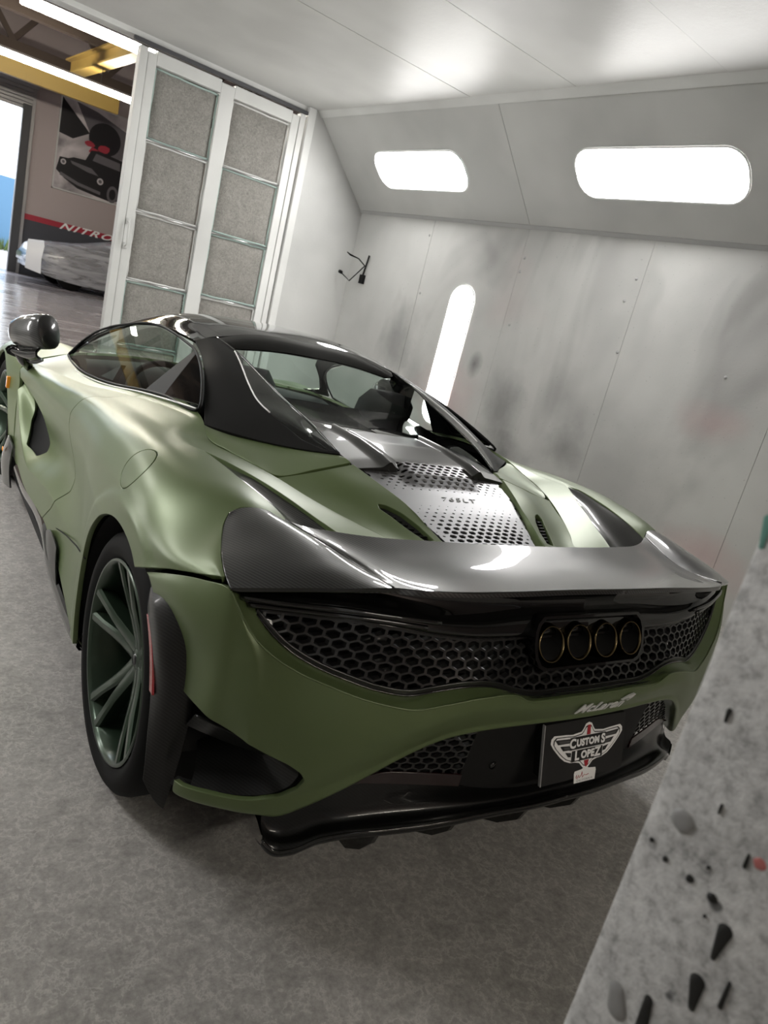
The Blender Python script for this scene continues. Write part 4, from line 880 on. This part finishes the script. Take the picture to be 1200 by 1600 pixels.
def honey(bp, tp, arc, cw, ch, wall, depth, name, material, bulge=0.0, margin=0.006, extra=None, hole=0.80):
    V = []; prm = []; F = []; vm = {}
    def vt(a, z, d):
        key = (round(a, 5), round(z, 5), d)
        if key not in vm:
            aa = min(max(a, 0), arc[-1]); b = A_([np.interp(aa, arc, bp[:, k_]) for k_ in range(3)]); t = A_([np.interp(aa, arc, tp[:, k_]) for k_ in range(3)])
            s = (z - b[2])/max(t[2]-b[2], 1e-4); p = b + (t-b)*s; p[2] = z; p[1] += d - bulge*4*max(0, s)*max(0, 1-s)
            vm[key] = len(V); V.append(tuple(p)); prm.append((a, z - b[2], t[2] - z))
        return vm[key]
    z0 = min(bp[:, 2].min(), tp[:, 2].min()); z1 = max(tp[:, 2].max(), bp[:, 2].max()); nj = int((z1-z0)/(ch*0.75)) + 2
    for j in range(nj):
        z = z0 + ch*0.75*j
        for i in range(-1, int(arc[-1]/cw) + 2):
            a = cw*(i + (0.5 if j % 2 else 0))
            cell = [(a+cw/2, z+ch/4), (a, z+ch/2), (a-cw/2, z+ch/4), (a-cw/2, z-ch/4), (a, z-ch/2), (a+cw/2, z-ch/4)]
            hl = [(a+(p-a)*hole, z+(q-z)*hole) for p, q in cell]
            for q in range(6):
                r_ = (q+1) % 6
                F.append([vt(*cell[q], 0), vt(*cell[r_], 0), vt(*hl[r_], 0), vt(*hl[q], 0)])
                F.append([vt(*hl[q], 0), vt(*hl[r_], 0), vt(*hl[r_], depth), vt(*hl[q], depth)])
    prm = A_(prm); f = np.minimum(np.minimum(prm[:, 1], prm[:, 2]) - margin*0.2, np.minimum(prm[:, 0] + .0005, arc[-1]-prm[:, 0]))
    V = A_(V)
    if extra is not None: f = np.minimum(f, extra(V))
    V, F = clip(V, F, f)
    return V, F
SURR = [(.178,.800),(.196,.785),(.205,.765),(.207,.735),(.203,.705),(.190,.683),(.172,.674),(0,.672),(-.02,.672),(-.02,.800)]
V, F = honey(gbp, gtp, arc, 0.037, 0.0245, 0, 0.014, 'g', M_grille, 0.0, 0.004, lambda V: -sdf(A_(V)[:, [0, 2]], SURR), 0.82)
gr_l, gr_r = part('rear_grille_mesh', V, F, M_grille, edge=0, smooth=False)
def border(line, w, up, m_, name, par_l, par_r):
    Pn = crom(line[:, None], 90)[:, 0]
    V, F = patch([Pn[::3] + A_([0, -.001, 0]), Pn[::3] + A_([0, -.002, up*w])], 1, 60); part(name, V, F, m_, par_r, ref=(0, -1, 0), edge=0.004, left_parent=par_l)
border(g_b, 0.012, 1, M_grille, 'grille_border', gr_l, gr_r); border(g_t, 0.008, -1, M_grille, 'grille_border', gr_l, gr_r)
tube_pair('grille_bead', [tuple(p + A_([0, -.003, .001])) for p in gbp[::4]], 0.0022, M_black)
tube_pair('grille_bead', [tuple(p + A_([0, -.003, -.001])) for p in gtp[60::4]], 0.0022, M_black)
V, F = patch([g_t + A_([0, .09, .01]), g_b + A_([0, .09, -.02])], 3, 30); part('grille_cavity', V, F, M_void, ref=(0, -1, 0), edge=0)
# tubular things behind the grille
for s in (-1, 1):
    MB().tube([(s*.60, -.58, .70), (s*.56, -.585, .715), (s*.50, -.58, .69)], .012, 8).build('heat_pipe', M_steel, car, True)
# ---------------------------------------------------------------- exhaust
so = [(.178,.797),(.196,.782),(.204,.763),(.206,.735),(.202,.706),(.189,.685),(.170,.677)]; so = so + [(-x, z) for x, z in so[::-1]]
si = [(x*0.955, .737 + (z-.737)*0.90) for x, z in so]; n = len(so)
yy_ = lambda z: -.677 - (.797-z)*0.36
Vx = [(x, yy_(z)+.015, z) for x, z in so] + [(x, yy_(z)-.008, z) for x, z in so] + [(x, yy_(z)-.008, z) for x, z in si] + [(x*.97, yy_(z)+.075, .737+(z-.737)*.95) for x, z in si]
Fx = [(a*n+i, a*n+(i+1) % n, (a+1)*n+(i+1) % n, (a+1)*n+i) for a in range(3) for i in range(n)] + [tuple(3*n+i for i in range(n))]
ex = mk('exhaust_surround', Vx, Fx, M_black, car, False); autosmooth(ex, 30)
for x in (-.149, -.0505, .0505, .149):
    p = MB().lathe([(.0, .0395), (-.004, .0405), (-.005, .0418), (-.004, .0432), (.002, .0437), (.16, .0437), (.16, .041), (.006, .040), (.0, .0395)], lambda ax, a, b, x=x: (x + a, -.704 + ax + .39*b, .735 + .92*b), 40).build('exhaust_pipe', M_bronze, car, True)
    MB().lathe([(.10, .0), (.10, .0398), (.002, .0396)], lambda ax, a, b, x=x: (x + a, -.704 + ax + .39*b, .735 + .92*b), 32).build('bore', M_void, p, True)
# ---------------------------------------------------------------- bumper
lip = [(.958,-.218,.703),(.944,-.325,.750),(.915,-.425,.783),(.8895,-.514,.797),(.858,-.503,.776),(.830,-.522,.752),(.804,-.542,.717),(.764,-.566,.684),(.712,-.592,.658),(.646,-.622,.637),(.578,-.650,.621),(.508,-.674,.616),(.456,-.691,.632),(.398,-.705,.644),(.317,-.72,.647),(.259,-.729,.632),(.215,-.735,.622),(.1,-.743,.623),(0,-.745,.624)]
crest = [(.958,-.225,.700),(.944,-.335,.744),(.917,-.435,.776),(.889,-.516,.792),(.872,-.529,.763),(.856,-.543,.734),(.833,-.562,.704),(.802,-.584,.680),(.751,-.613,.655),(.688,-.643,.635),(.636,-.666,.620),(.573,-.691,.609),(.521,-.710,.605),(.450,-.732,.622),(.363,-.752,.642),(.277,-.766,.645),(.252,-.769,.634),(.107,-.783,.637),(0,-.786,.637)]
low = [(.915,-.330,.288),(.914,-.40,.289),(.909,-.45,.290),(.893,-.485,.291),(.874,-.507,.292),(.850,-.528,.293),(.832,-.543,.294),(.800,-.565,.294),(.760,-.588,.296),(.722,-.608,.300),(.680,-.629,.330),(.618,-.654,.378),(.560,-.677,.430),(.505,-.697,.478),(.430,-.718,.524),(.320,-.741,.551),(.262,-.750,.557),(.12,-.765,.563),(0,-.768,.563)]
low[0], low[1], low[2] = (.906,-.452,.291), (.906,-.457,.291), (.904,-.464,.291)
crest[0], crest[1], crest[2], crest[3] = (.958,-.222,.700), (.944,-.330,.744), (.916,-.430,.777), (.8885,-.515,.792)
lip[3] = (.882,-.506,.790)
crest, low, lip = A_(crest), A_(low), A_(lip)
flank = [[(.960,-.255,.697),(.940,-.335,.60),(.912,-.40,.45)], [(.951,-.347,.710),(.925,-.380,.60),(.908,-.425,.45)], [(.930,-.441,.722),(.905,-.460,.60),(.898,-.475,.45)], [(.890,-.523,.740),(.884,-.522,.60),(.882,-.505,.45)], [(.871,-.537,.725),(.867,-.541,.59),(.862,-.522,.445)], [(.853,-.557,.700),(.850,-.561,.575),(.842,-.541,.435)], [(.832,-.578,.660),(.829,-.582,.54),(.822,-.562,.415)]]
bulk = []
for i in range(len(crest)):
    c, l = crest[i], low[i]; w1, w2, w3 = c*0.78 + l*0.22, c*0.5 + l*0.5, c*0.2 + l*0.8
    k1 = [0.000, 0, 0, .004, .010, .014, .018, .020, .022, .022, .020, .016, .013, .011, .009, .007, .006, .006, .006][i]
    outw = A_([c[0]*0.45, c[1]*0.9, 0]); outw = outw/np.linalg.norm(outw)
    if i < 7: bulk.append([c] + [A_(q) for q in flank[i]] + [l, l + A_([-.005, .05, .012])])
    else: bulk.append([c, w1 + outw*k1*0.9, w2 + outw*k1, w3 + outw*k1*0.5, l, l + A_([0, .05, .012])])
BP = surf(bulk, 150, 46)
pV, pF = gridmesh(BP); pF = orient(pV, pF, (0.3, -1, 0))
vent2 = [(.93,.525),(.895,.512),(.878,.502),(.839,.490),(.792,.471),(.741,.451),(.713,.433),(.699,.412),(.706,.384),(.734,.358),(.781,.338),(.826,.329),(.88,.322),(.935,.312)]
V, F = clip(pV, pF, np.maximum(-sdf(xz(pV), vent2), (pV[:, 1] + .30)*1.0) - .001)
V, F = clip(V, F, circ(V, *ARCH)); V, F = clip(V, F, np.maximum(V[:, 2] - .37, -.462 - V[:, 1]))
bp_l, bp_r = part('rear_bumper', V, F, M_green, edge=0.012)
V, F = patch([lip[3:] + A_([0, .03, -.006]), lip[3:], lip[3:]*.5 + crest[3:]*.5 + A_([0, .001, .001]), crest[3:]], 8, 140); part('bumper_upper_return', V, F, M_green, bp_r, ref=(0, -.4, 1), edge=0, left_parent=bp_l)
tube_pair('bumper_crest', [tuple(p + A_([0, .0002, .0004])) for p in crom(crest[3:][:, None], 140)[:, 0]], 0.0022, M_green, 8, bp_r)
# side vent duct
V2, F2 = clip(pV, pF, np.minimum(sdf(xz(pV), vent2), -(pV[:, 1] + .28)) + .004); cyv = A_([.78, -.47, .42])
ring = A_([(x, float(np.interp(x, [.69,.75,.80,.85,.90,.94], [-.618,-.592,-.560,-.522,-.47,-.40])), z) for x, z in vent2[1:-1]])
sc1 = ring*0.72 + cyv*0.28 + A_([0, .05, -.008]); sc2 = ring*0.5 + cyv*0.5 + A_([0, .13, 0])
V, F = patch([ring, sc1, sc2], 8, 60); part('side_vent_duct', V, F, M_carbon_s, ref=(0, 0, 0.2), edge=0, left_parent=bp_l, parent=bp_r)
V, F = patch([sc2, sc2*0.1 + sc2.mean(0)*0.9], 2, 30); part('side_vent_back', V, F, M_void, edge=0, left_parent=bp_l, parent=bp_r)
V, F = patch([[(.885,-.455,.470),(.80,-.52,.448),(.735,-.555,.425)],[(.885,-.42,.425),(.80,-.48,.405),(.735,-.52,.395)]], 4, 12); part('vent_vane', V, F, M_carbon_s, ref=(0, -1, 0.3), edge=0.006, left_parent=bp_l, parent=bp_r)
# inner shell of bumper
n2 = normals(pV, pF); V, F = clip(pV - n2*0.02, pF, np.maximum(-sdf(xz(pV), vent2), pV[:, 1] + .28)); V, F = clip(V, F, circ(V, *ARCH)); V, F = clip(V, F, -.45 - V[:, 1]); part('bumper_shell', V, F, M_void, edge=0)
# lettering on the bumper
V, F = text_mesh('McLaren', 0.050, 0.0012, 0.40, 0.0012, 1.06)
def on_bumper(x, z): return -.7845 + 0.12*x*x + (z - .60)*(-0.25)
V = [(p[0]*0.93, on_bumper(p[0]*.93, .601 + p[1]) - .0022 - p[2], .600 + p[1]*0.80) for p in V]; bd = mk('silver_badge', V, F, M_badge, car, False)
sw = [(.072,.612),(.092,.624),(.112,.629),(.118,.626),(.112,.616),(.098,.606),(.103,.616),(.092,.617),(.080,.612)]
MB().prism(sw, lambda u, w_, d: (u, on_bumper(u, w_) - d, w_), 0.0, 0.005).build('badge_swoosh', M_badge, bd)
# ---------------------------------------------------------------- lower rear: panel, mesh, plate
lt = A_([(0,-.745,.556),(.15,-.742,.555),(.27,-.728,.548),(.32,-.722,.543),(.42,-.70,.515),(.50,-.675,.468),(.56,-.652,.418),(.60,-.640,.390)])
lb = A_([(0,-.735,.348),(.15,-.730,.352),(.27,-.718,.368),(.32,-.709,.378),(.42,-.685,.384),(.50,-.662,.385),(.56,-.645,.384),(.60,-.637,.382)])
V, F = patch([lt[:4], lb[:4]], 6, 24); lp_l, lp_r = part('lower_tail_panel', V, F, M_satin_black, ref=(0, -1, 0), edge=0.01)
ltp = crom(lt[3:][:, None], 80)[:, 0]; lbp = crom(lb[3:][:, None], 80)[:, 0]; arc2 = np.concatenate([[0], np.cumsum(np.linalg.norm(np.diff((ltp+lbp)/2, axis=0), axis=1))])
lbp2 = lbp + A_([0, -.002, .030])*np.minimum(1, np.linspace(3, 0, 81))[:, None]
V, F = honey(lbp2, ltp, arc2, 0.034, 0.0225, 0, 0.012, 'g', M_grille, 0, 0.003, None, 0.80); part('lower_grille_mesh', V, F, M_grille, edge=0, smooth=False)
V, F = patch([lt[3:] + A_([0, .06, .03]), lb[3:] + A_([0, .06, -.02])], 3, 16); part('lower_grille_cavity', V, F, M_void, ref=(0, -1, 0), edge=0)
V, F = patch([lbp2[::8] + A_([0, -.004, 0]), lbp[::8] + A_([0, -.006, 0])], 3, 30); part('rear_fog_lamp', V, F, M_dkred, ref=(0, -1, 0), edge=0.004)
for x in (.24, .275):
    for s in (-1, 1): MB().lathe([(0, .010), (-.003, .0095), (-.003, 0)], lambda ax, a, b, x=x, s=s: (s*x + a, -.727 + ax, .43 + b), 16).build('parking_sensor', M_black, lp_r if s > 0 else lp_l, True) if x < .25 else None
# plate
pl = MB(); T = lambda x, z, d: (x, -.757 - (.553 - z)*0.30 - d, z)
pl.prism(rrect(.305, .140, .006), lambda u, w_, d: T(u, .482 + w_, d), 0.0, 0.008); plate = pl.build('licence_plate', M_ink, car, label='black dealer plate with white winged sticker')
MB().prism([(-.1535,-.070),(-.1505,-.070),(-.1505,.070),(-.1535,.070)], lambda u, w_, d: T(u, .482 + w_, d), 0.002, 0.009).build('plate_edge', M_white_edge, plate)
MB().prism(rrect(.28, .13, .006), lambda u, w_, d: T(u, .482 + w_, d), -0.03, -0.001).build('plate_holder', M_rubber_trim, plate)
# sticker outlines, units: plate-local metres
SX, SZ = .006, .484; KS = 1.15
def stick(name, poly, m_, d, sc_=1.0):
    n = len(poly); mk(name, [T(u*KS + SX, w_*KS + SZ, d) for u, w_ in poly], [tuple(range(n))], m_, plate, False)
half = [(0,.052),(.010,.049),(.016,.040),(.022,.034),(.050,.031),(.072,.033),(.108,.035),(.116,.029),(.117,.020),(.108,.009),(.096,-.002),(.084,-.012),(.070,-.021),(.052,-.027),(.036,-.028),(.022,-.031),(.014,-.038),(.008,-.043),(0,-.045)]
def sym_(h): return h + [(-x, z) for x, z in h[::-1] if x > 1e-6]
stick('sticker_outline', sym_(half), M_sticker, .0092)
for dd_, sc_, m_ in ((.0096, .93, M_ink), (.0100, .90, M_sticker)): stick('sticker_ring', [(x*(1 - (1-sc_)*.9), z*(1-(1-sc_)*1.6)) for x, z in sym_(half)], m_, dd_)
for s in (-1, 1):
    for i in range(3):
        z = .0235 - i*.0145; x1 = .105 - i*.017
        stick('wing_stroke', [(s*.052, z), (s*x1, z + .003), (s*(x1-.010), z - .0075), (s*.052, z - .0085)], M_ink, .0106)
        stick('wing_stroke_inner', [(s*.056, z-.002), (s*(x1-.010), z + .0003), (s*(x1-.015), z - .0055), (s*.056, z - .0065)], M_greyink, .0110)
stick('name_bar', [(-.058,.026),(.058,.026),(.058,.000),(-.058,.000)], M_ink, .0112); stick('name_bar', [(-.050,-.002),(.050,-.002),(.050,-.025),(-.050,-.025)], M_ink, .0112)
stick('red_shield', [(-.005,.047),(.005,.047),(.006,.027),(-.006,.027)], M_inkred, .0112); stick('red_shield', [(-.008,-.026),(.008,-.026),(.005,-.036),(0,-.041),(-.005,-.036)], M_inkred, .0112)
for txt, sz, x, z in (('USTOM', .0195, 0.000, .0125), ('C', .026, -.0495, .0125), ('S', .026, .0495, .0125), ('OPE', .021, 0.0015, -.0135), ('L', .026, -.0335, -.0135), ('Z', .026, .034, -.0135)):
    V, F = text_mesh(txt, sz, 0, 0, .0012, 1.08); mk('sticker_lettering', [T((p[0]*1.08 + x)*KS + SX, (p[1] + z)*KS + SZ, .0118) for p in V], F, M_sticker, plate, False)
stick('tag_sticker', [(-.034,-.047),(-.012,-.045),(0,-.040),(.012,-.045),(.034,-.047),(.036,-.052),(.034,-.072),(-.034,-.072),(-.036,-.052)], M_sticker, .0094)
P = [(-.030,-.061),(-.027,-.055),(-.026,-.063),(-.020,-.056),(-.019,-.062),(-.012,-.057),(-.010,-.050),(-.008,-.062),(-.002,-.057),(.004,-.059),(.012,-.0575)]
mb = MB(); mb.tube([T(u*KS + SX, w_*KS + SZ, .0098) for u, w_ in P], .0007, 5); mb.build('red_signature', M_inkred, plate)
V, F = text_mesh('CALIFORNIA', .0065, 0, 0, 0, 1.5); mk('tag_lettering', [T(p[0]*KS + SX, (p[1] - .0675)*KS + SZ, .0098) for p in V], F, M_greyink, plate, False)
# ---------------------------------------------------------------- diffuser
M_diff = carbon('dark_diffuser_carbon', g3(0.003), g3(0.006), 0.3, 0.3, 60)
dl = A_([(0,-.785,.340),(.106,-.784,.339),(.26,-.768,.333),(.393,-.746,.318),(.509,-.714,.302),(.589,-.686,.288),(.638,-.665,.270),(.690,-.643,.235),(.722,-.628,.228),(.738,-.618,.238),(.748,-.610,.250)])
V, F = patch([A_([(0,-.735,.352),(.106,-.732,.354),(.26,-.718,.366),(.393,-.690,.382),(.509,-.658,.384),(.57,-.642,.382),(.61,-.63,.375),(.65,-.61,.34),(.685,-.60,.31),(.72,-.585,.30),(.74,-.57,.30)]), dl*0.4 + A_([(0,-.72,.325),(.106,-.72,.325),(.26,-.705,.325),(.393,-.675,.325),(.509,-.645,.32),(.57,-.63,.315),(.61,-.615,.31),(.65,-.60,.29),(.685,-.585,.275),(.72,-.575,.275),(.74,-.57,.29)])*0.6 + A_([0,0,-.012]), dl, dl + A_([0, -.001, -.016]), dl + A_([0, .03, -.022])], 16, 80)
df_l, df_r = part('diffuser_lip', V, F, M_diff, ref=(0, -.7, 1), edge=0)
tube_pair('diffuser_bead', [tuple(p + A_([0, -.001, -.002])) for p in crom(dl[:, None], 80)[:, 0]], 0.0035, M_black, 8, df_r)
V, F = patch([dl*A_([.98,1,1]) + A_([0, .03, -.02]), dl*A_([.9,0,0]) + A_([0, -.35, .17]), dl*A_([.9,0,0]) + A_([0, .1, .14])], 8, 20); part('diffuser_tunnel', V, F, M_void, ref=(0, 0, -1), edge=0)
for x in (.10, .30, .50):
    prof = [(-.30,.17),(-.755+x*.12,.315-x*.04),(-.775+x*.16,.300-x*.04),(-.76+x*.16,.262-x*.06),(-.70+x*.1,.205-x*.03),(-.60,.150),(-.30,.12)]
    for s in (-1, 1): MB().prism(prof, lambda y, z, d, x=x, s=s: (s*x + d, y, z), -.006, .006).build('diffuser_fin', M_black, df_r if s > 0 else df_l)
# ---------------------------------------------------------------- wheel deflector behind rear wheel
fl_l = A_([(.950,-.238,.668),(.957,-.262,.630),(.957,-.330,.56),(.955,-.360,.490),(.953,-.388,.372),(.950,-.400,.280)])
fl_r = A_([(.950,-.240,.672),(.950,-.332,.690),(.925,-.405,.655),(.896,-.430,.580),(.880,-.420,.430),(.8925,-.402,.190)])
fm = (fl_l + fl_r)/2 + A_([(0,0,0),(.012,-.015,.006),(.018,-.02,.0),(.014,-.018,0),(.008,-.012,0),(0,-.006,-.008)])
V, F = patch([fl_l, fm, fl_r], 14, 50); dfl, dfr = part('wheel_deflector', V, F, M_carbon_s, ref=(0.7, -1, 0), edge=0.008)
V, F = patch([fl_l[1:5] + A_([.004,-.002,0]), fl_l[1:5] + A_([.004,-.020,.002])], 3, 20)
V, F = clip(V, F, np.minimum(A_(V)[:, 2] - .485, .622 - A_(V)[:, 2])); part('red_side_reflector', V, F, M_red, dfr, ref=(0.7, -1, 0), edge=0.005, left_parent=dfl)
# ---------------------------------------------------------------- side skirt
sk = A_([(.925,2.0,.235),(.925,1.70,.228),(.925,1.30,.255),(.93,1.10,.250),(.932,.97,.205),(.935,.68,.178),(.935,.45,.178),(.935,.35,.195)])
V, F = patch([sk + A_([-.006, 0, .03]), sk + A_([.008, 0, .012]), sk + A_([.006, 0, -.012]), sk + A_([-.05, 0, -.02]), sk*A_([.82,1,0]) + A_([0,0,.14])], 12, 60); part('side_skirt', V, F, M_black, ref=(1, 0, -.2), edge=0)
V, F = patch([[(.934,1.06,.290),(.938,.98,.322),(.938,.90,.325),(.936,.84,.31)],[(.936,1.02,.255),(.941,.95,.262),(.941,.87,.262),(.938,.80,.25)],[(.934,.96,.215),(.938,.90,.212),(.938,.83,.205),(.936,.76,.198)]], 8, 20); part('skirt_air_inlet', V, F, M_diff, ref=(1, 0, 0), edge=0.004)
tube_pair('panel_joint', [(.9225,1.21,.282),(.918,.98,.335),(.921,.77,.387),(.935,.55,.440),(.957,.335,.49)], 0.0022, M_void)
# front wheel winglet with orange dot
V, F = patch([[(.93,2.28,.33),(.945,2.18,.345),(.935,2.10,.32)],[(.95,2.29,.22),(.965,2.17,.22),(.945,2.06,.21)],[(.93,2.30,.13),(.955,2.16,.12),(.935,2.04,.125)]], 8, 12); wl_l, wl_r = part('front_air_guide', V, F, M_carbon, ref=(1, 0, 0), edge=0.008)
for s, o in ((1, wl_r), (-1, wl_l)): MB().lathe([(0, .0), (.004, .010), (0, .013)], lambda ax, a, b, s=s: (s*(.966 + ax), 2.17 + a, .285 + b), 12).build('orange_dot', M_amber, o, True)
# ---------------------------------------------------------------- mirrors (folded)
def ell_ring(c, ax1, ax2, n=18): return [tuple(A_(c) + A_(ax1)*math.copysign(abs(math.cos(t))**.8, math.cos(t)) + A_(ax2)*math.copysign(abs(math.sin(t))**.8, math.sin(t))) for t in np.linspace(0, 2*math.pi, n, endpoint=False)]
c0, c1 = A_([1.002, 2.00, .872]), A_([.888, 1.745, .948]); ax = (c1-c0)/np.linalg.norm(c1-c0); upv = A_([.12, .10, 1.0]); upv = upv - ax*(upv @ ax); upv /= np.linalg.norm(upv); ot = np.cross(ax, upv)
rings = []
for t, h_, w_, dz in ((0, .010, .008, 0), (.06, .034, .026, .002), (.2, .058, .045, .004), (.45, .072, .055, .004), (.75, .076, .058, .0), (.97, .074, .055, -.004), (1.0, .066, .048, -.004)):
    rings.append(ell_ring(c0*(1-t) + c1*t + A_([0, 0, dz]), upv*h_, ot*w_))
V = [p for r in rings for p in r]; n = 18; F = [(a*n+i, a*n+(i+1) % n, (a+1)*n+(i+1) % n, (a+1)*n+i) for a in range(6) for i in range(n)] + [tuple(range(n)), tuple(6*n+i for i in range(n))]
mr_l, mr_r = part('door_mirror', V, F, M_carbon, edge=0)
V, F = patch([[(.995,1.965,.822),(.95,1.86,.838),(.905,1.765,.868)],[(1.015,1.96,.806),(.97,1.85,.815),(.925,1.75,.845)],[(.95,1.93,.790),(.92,1.85,.79),(.895,1.78,.82)]], 6, 12); part('mirror_foot', V, F, M_black, mr_r, edge=0.012, left_parent=mr_l)
tube_pair('mirror_arm', [(.97,1.92,.82),(.945,1.95,.775),(.915,1.99,.735)], [.030, .028, .020], M_black, 10, mr_r)
# ---------------------------------------------------------------- wheels
def make_wheel(y0, R, rr, wdt, xo, s):
    """xo: outer face x (magnitude); s side"""
    w_ = empty('wheel', (s*xo, y0, R)); w_.parent = car
    def fn(ax, a, b): return (-s*ax, a, b)          # axial: inward positive
    t = MB().lathe([(.020, rr-.012), (.006, rr+.004), (-.004, rr+.022), (-.006, (rr+R)/2), (.002, R-.022), (.014, R-.008), (.035, R-.001), (wdt/2, R), (wdt-.035, R-.001), (wdt-.012, R-.010), (wdt, R-.03), (wdt, rr)], fn, 72).build('tyre', M_tyre, w_, True); autosmooth(t, 40)
    for rad in (rr+.03, rr+.05): pass
    MB().lathe([(.004, rr+.001), (.000, rr-.003), (.002, rr-.008), (.012, rr-.014), (.045, rr-.022), (.10, rr-.034), (.20, rr-.045), (wdt-.01, rr-.02), (wdt, rr)], fn, 72).build('rim_barrel', M_wheel, w_, True)
    sp = MB(); inset_ = .064
    for k_ in range(5):
        a0 = 2*math.pi*k_/5 + math.radians(81)
        for sg in (-1, 1):
            # arm: hub -> branch -> rim
            stn = [(.025, .009, .022, inset_), (.060, .011, .021, inset_-.006), (.105, .015, .0185, inset_-.018), (.150, .022, .016, inset_-.032), (.200, .033, .015, .018), (rr-.012, .043, .0165, .004)]
            V = []; F = []
            for (r, off, hw_, dpt) in stn:
                c = A_([r*math.cos(a0), r*math.sin(a0)]); tn = A_([-math.sin(a0), math.cos(a0)])
                off2 = sg*(off + 0.0)
                for (lat, dd) in ((-1, .006), (-.55, 0), (.55, 0), (1, .006), (.85, .045), (-.85, .045)):
                    p = c + tn*(off2 + lat*hw_); V.append(fn(dpt + dd, p[0], p[1]))
            for i in range(len(stn)-1):
                for j in range(6): F.append((i*6+j, i*6+(j+1) % 6, (i+1)*6+(j+1) % 6, (i+1)*6+j))
            F.append(tuple(range(6))); F.append(tuple((len(stn)-1)*6+j for j in range(6)))
            sp.add(V, F)
    so_ = sp.build('spokes', M_wheel, w_, True); autosmooth(so_, 38)
    MB().lathe([(inset_-.004, 0), (inset_-.004, .022), (inset_, .027), (inset_+.004, .050), (inset_+.03, .060), (inset_+.06, .060)], fn, 32).build('hub', M_wheel, w_, True)
    MB().lathe([(inset_-.007, 0), (inset_-.007, .014), (inset_-.003, .016)], fn, 24).build('centre_cap', M_chrome if False else M_grille, w_, True)
    for k_ in range(5):
        a = 2*math.pi*(k_+.5)/5 + math.radians(81); MB().lathe([(0, 0), (0, .008), (.02, .009)], lambda ax, p, q, a=a: fn(inset_+.005+ax, .042*math.cos(a)+p, .042*math.sin(a)+q), 8).build('wheel_bolt', M_grille, w_)
    MB().lathe([(.115, .08), (.115, rr-.065), (.145, rr-.065), (.145, .08)], fn, 48).build('brake_disc', M_disc, w_, True)
    V = []; 
    cal = MB(); P = [(rr-.09)*1.0]
    V = []; F = []; nn = 10
    for i in range(nn+1):
        a = math.radians(150 + 60*i/nn)
        for (ax_, r) in ((.085, rr-.12), (.085, rr-.05), (.17, rr-.05), (.17, rr-.12)): V.append(fn(ax_, r*math.cos(a), r*math.sin(a)))
    for i in range(nn):
        for j in range(4): F.append((i*4+j, i*4+(j+1) % 4, (i+1)*4+(j+1) % 4, (i+1)*4+j))
    F += [(0, 1, 2, 3), tuple(nn*4+j for j in range(4))]; mk('brake_caliper', V, F, M_grille, w_, False)
    MB().lathe([(.20, .0), (.20, rr-.05)], fn, 32).build('wheel_back', M_void, w_, True)
    return w_
for s in (-1, 1):
    make_wheel(0.0, .345, .268, .30, .938, s); make_wheel(2.67, .330, .254, .245, .928, s)
# ---------------------------------------------------------------- cabin
def seat(x):
    st = empty('seat', (x, 1.05, .20)); st.parent = car
    prof = [[(-.24,.02,.10),(-.20,-.02,.14),(0,-.03,.10),(.20,-.02,.14),(.24,.02,.10)], [(-.25,.0,.30),(-.20,-.06,.33),(0,-.08,.30),(.20,-.06,.33),(.25,.0,.30)]]
    sh = MB()
    rings = []
    for (z, w_, y, d) in ((.05,.23,.12,.10),(.20,.25,.06,.12),(.38,.26,.00,.12),(.52,.25,-.05,.11),(.62,.19,-.09,.10),(.72,.145,-.12,.09),(.80,.14,-.14,.08),(.85,.10,-.15,.05)):
        rings.append([(w_*math.cos(t)*1.0, y + d*math.sin(t)*(0.6 if math.sin(t) > 0 else 1), z) for t in np.linspace(0, 2*math.pi, 20, endpoint=False)])
    V = [p for r in rings for p in r]; F = [(a*20+i, a*20+(i+1) % 20, (a+1)*20+(i+1) % 20, (a+1)*20+i) for a in range(len(rings)-1) for i in range(20)] + [tuple((len(rings)-1)*20+i for i in range(20))]
    mk('seat_back', V, F, M_seat, st)
    MB().box((-.24, .08, .0), (.24, .58, .16), .05).build('seat_cushion', M_seat, st, True)
for x in (-.34, .34): seat(x)
V, F = patch([[(-.68,1.95,.60),(0,2.05,.62),(.68,1.95,.60)],[(-.68,1.92,.73),(0,2.0,.75),(.68,1.92,.73)],[(-.64,2.2,.785),(0,2.45,.79),(.64,2.2,.785)]], 10, 20); part('dashboard', V, F, M_seat, ref=(0, -1, 1), both=False, edge=0)
swh = empty('steering_wheel', (-.34, 1.80, .72)); swh.parent = car; swh.rotation_euler = (math.radians(68), 0, 0)
MB().tube([(.175*math.cos(t), .165*math.sin(t), 0) for t in np.linspace(0, 2*math.pi, 40)], .015, 10).build('steering_rim', M_seat, swh, True)
sp = MB(); sp.box((-.05, -.05, -.02), (.05, .04, .01), .01)
for a in (0, 180, 270): sp.tube([(0, 0, 0), (.17*math.cos(math.radians(a)), .16*math.sin(math.radians(a)), 0)], .014, 6)
sp.build('steering_spokes', M_seat, swh)
for s in (-1, 1): MB().prism([(1.54,.822),(1.38,.838),(1.46,.895)], lambda y, z, d, s=s: (s*(1.387-.8*z-.025+d), y, z), -.02, 0.0).build('mirror_sail', M_rubber_trim, d_l if s < 0 else d_r)
MB().box((-.12, 1.80, 1.05), (.12, 1.82, 1.10), .008).build('interior_mirror', M_rubber_trim, car)
MB().box((-.08, .55, .25), (.08, 1.95, .45), .02).build('centre_console', M_seat, car)
for s in (-1, 1):
    V, F = patch([[(s*.655,.72,.88),(s*.68,1.3,.82),(s*.715,2.05,.78)],[(s*.78,.72,.35),(s*.80,1.3,.3),(s*.80,2.0,.3)]], 3, 10); mk('door_lining', V, F, M_seat, car)
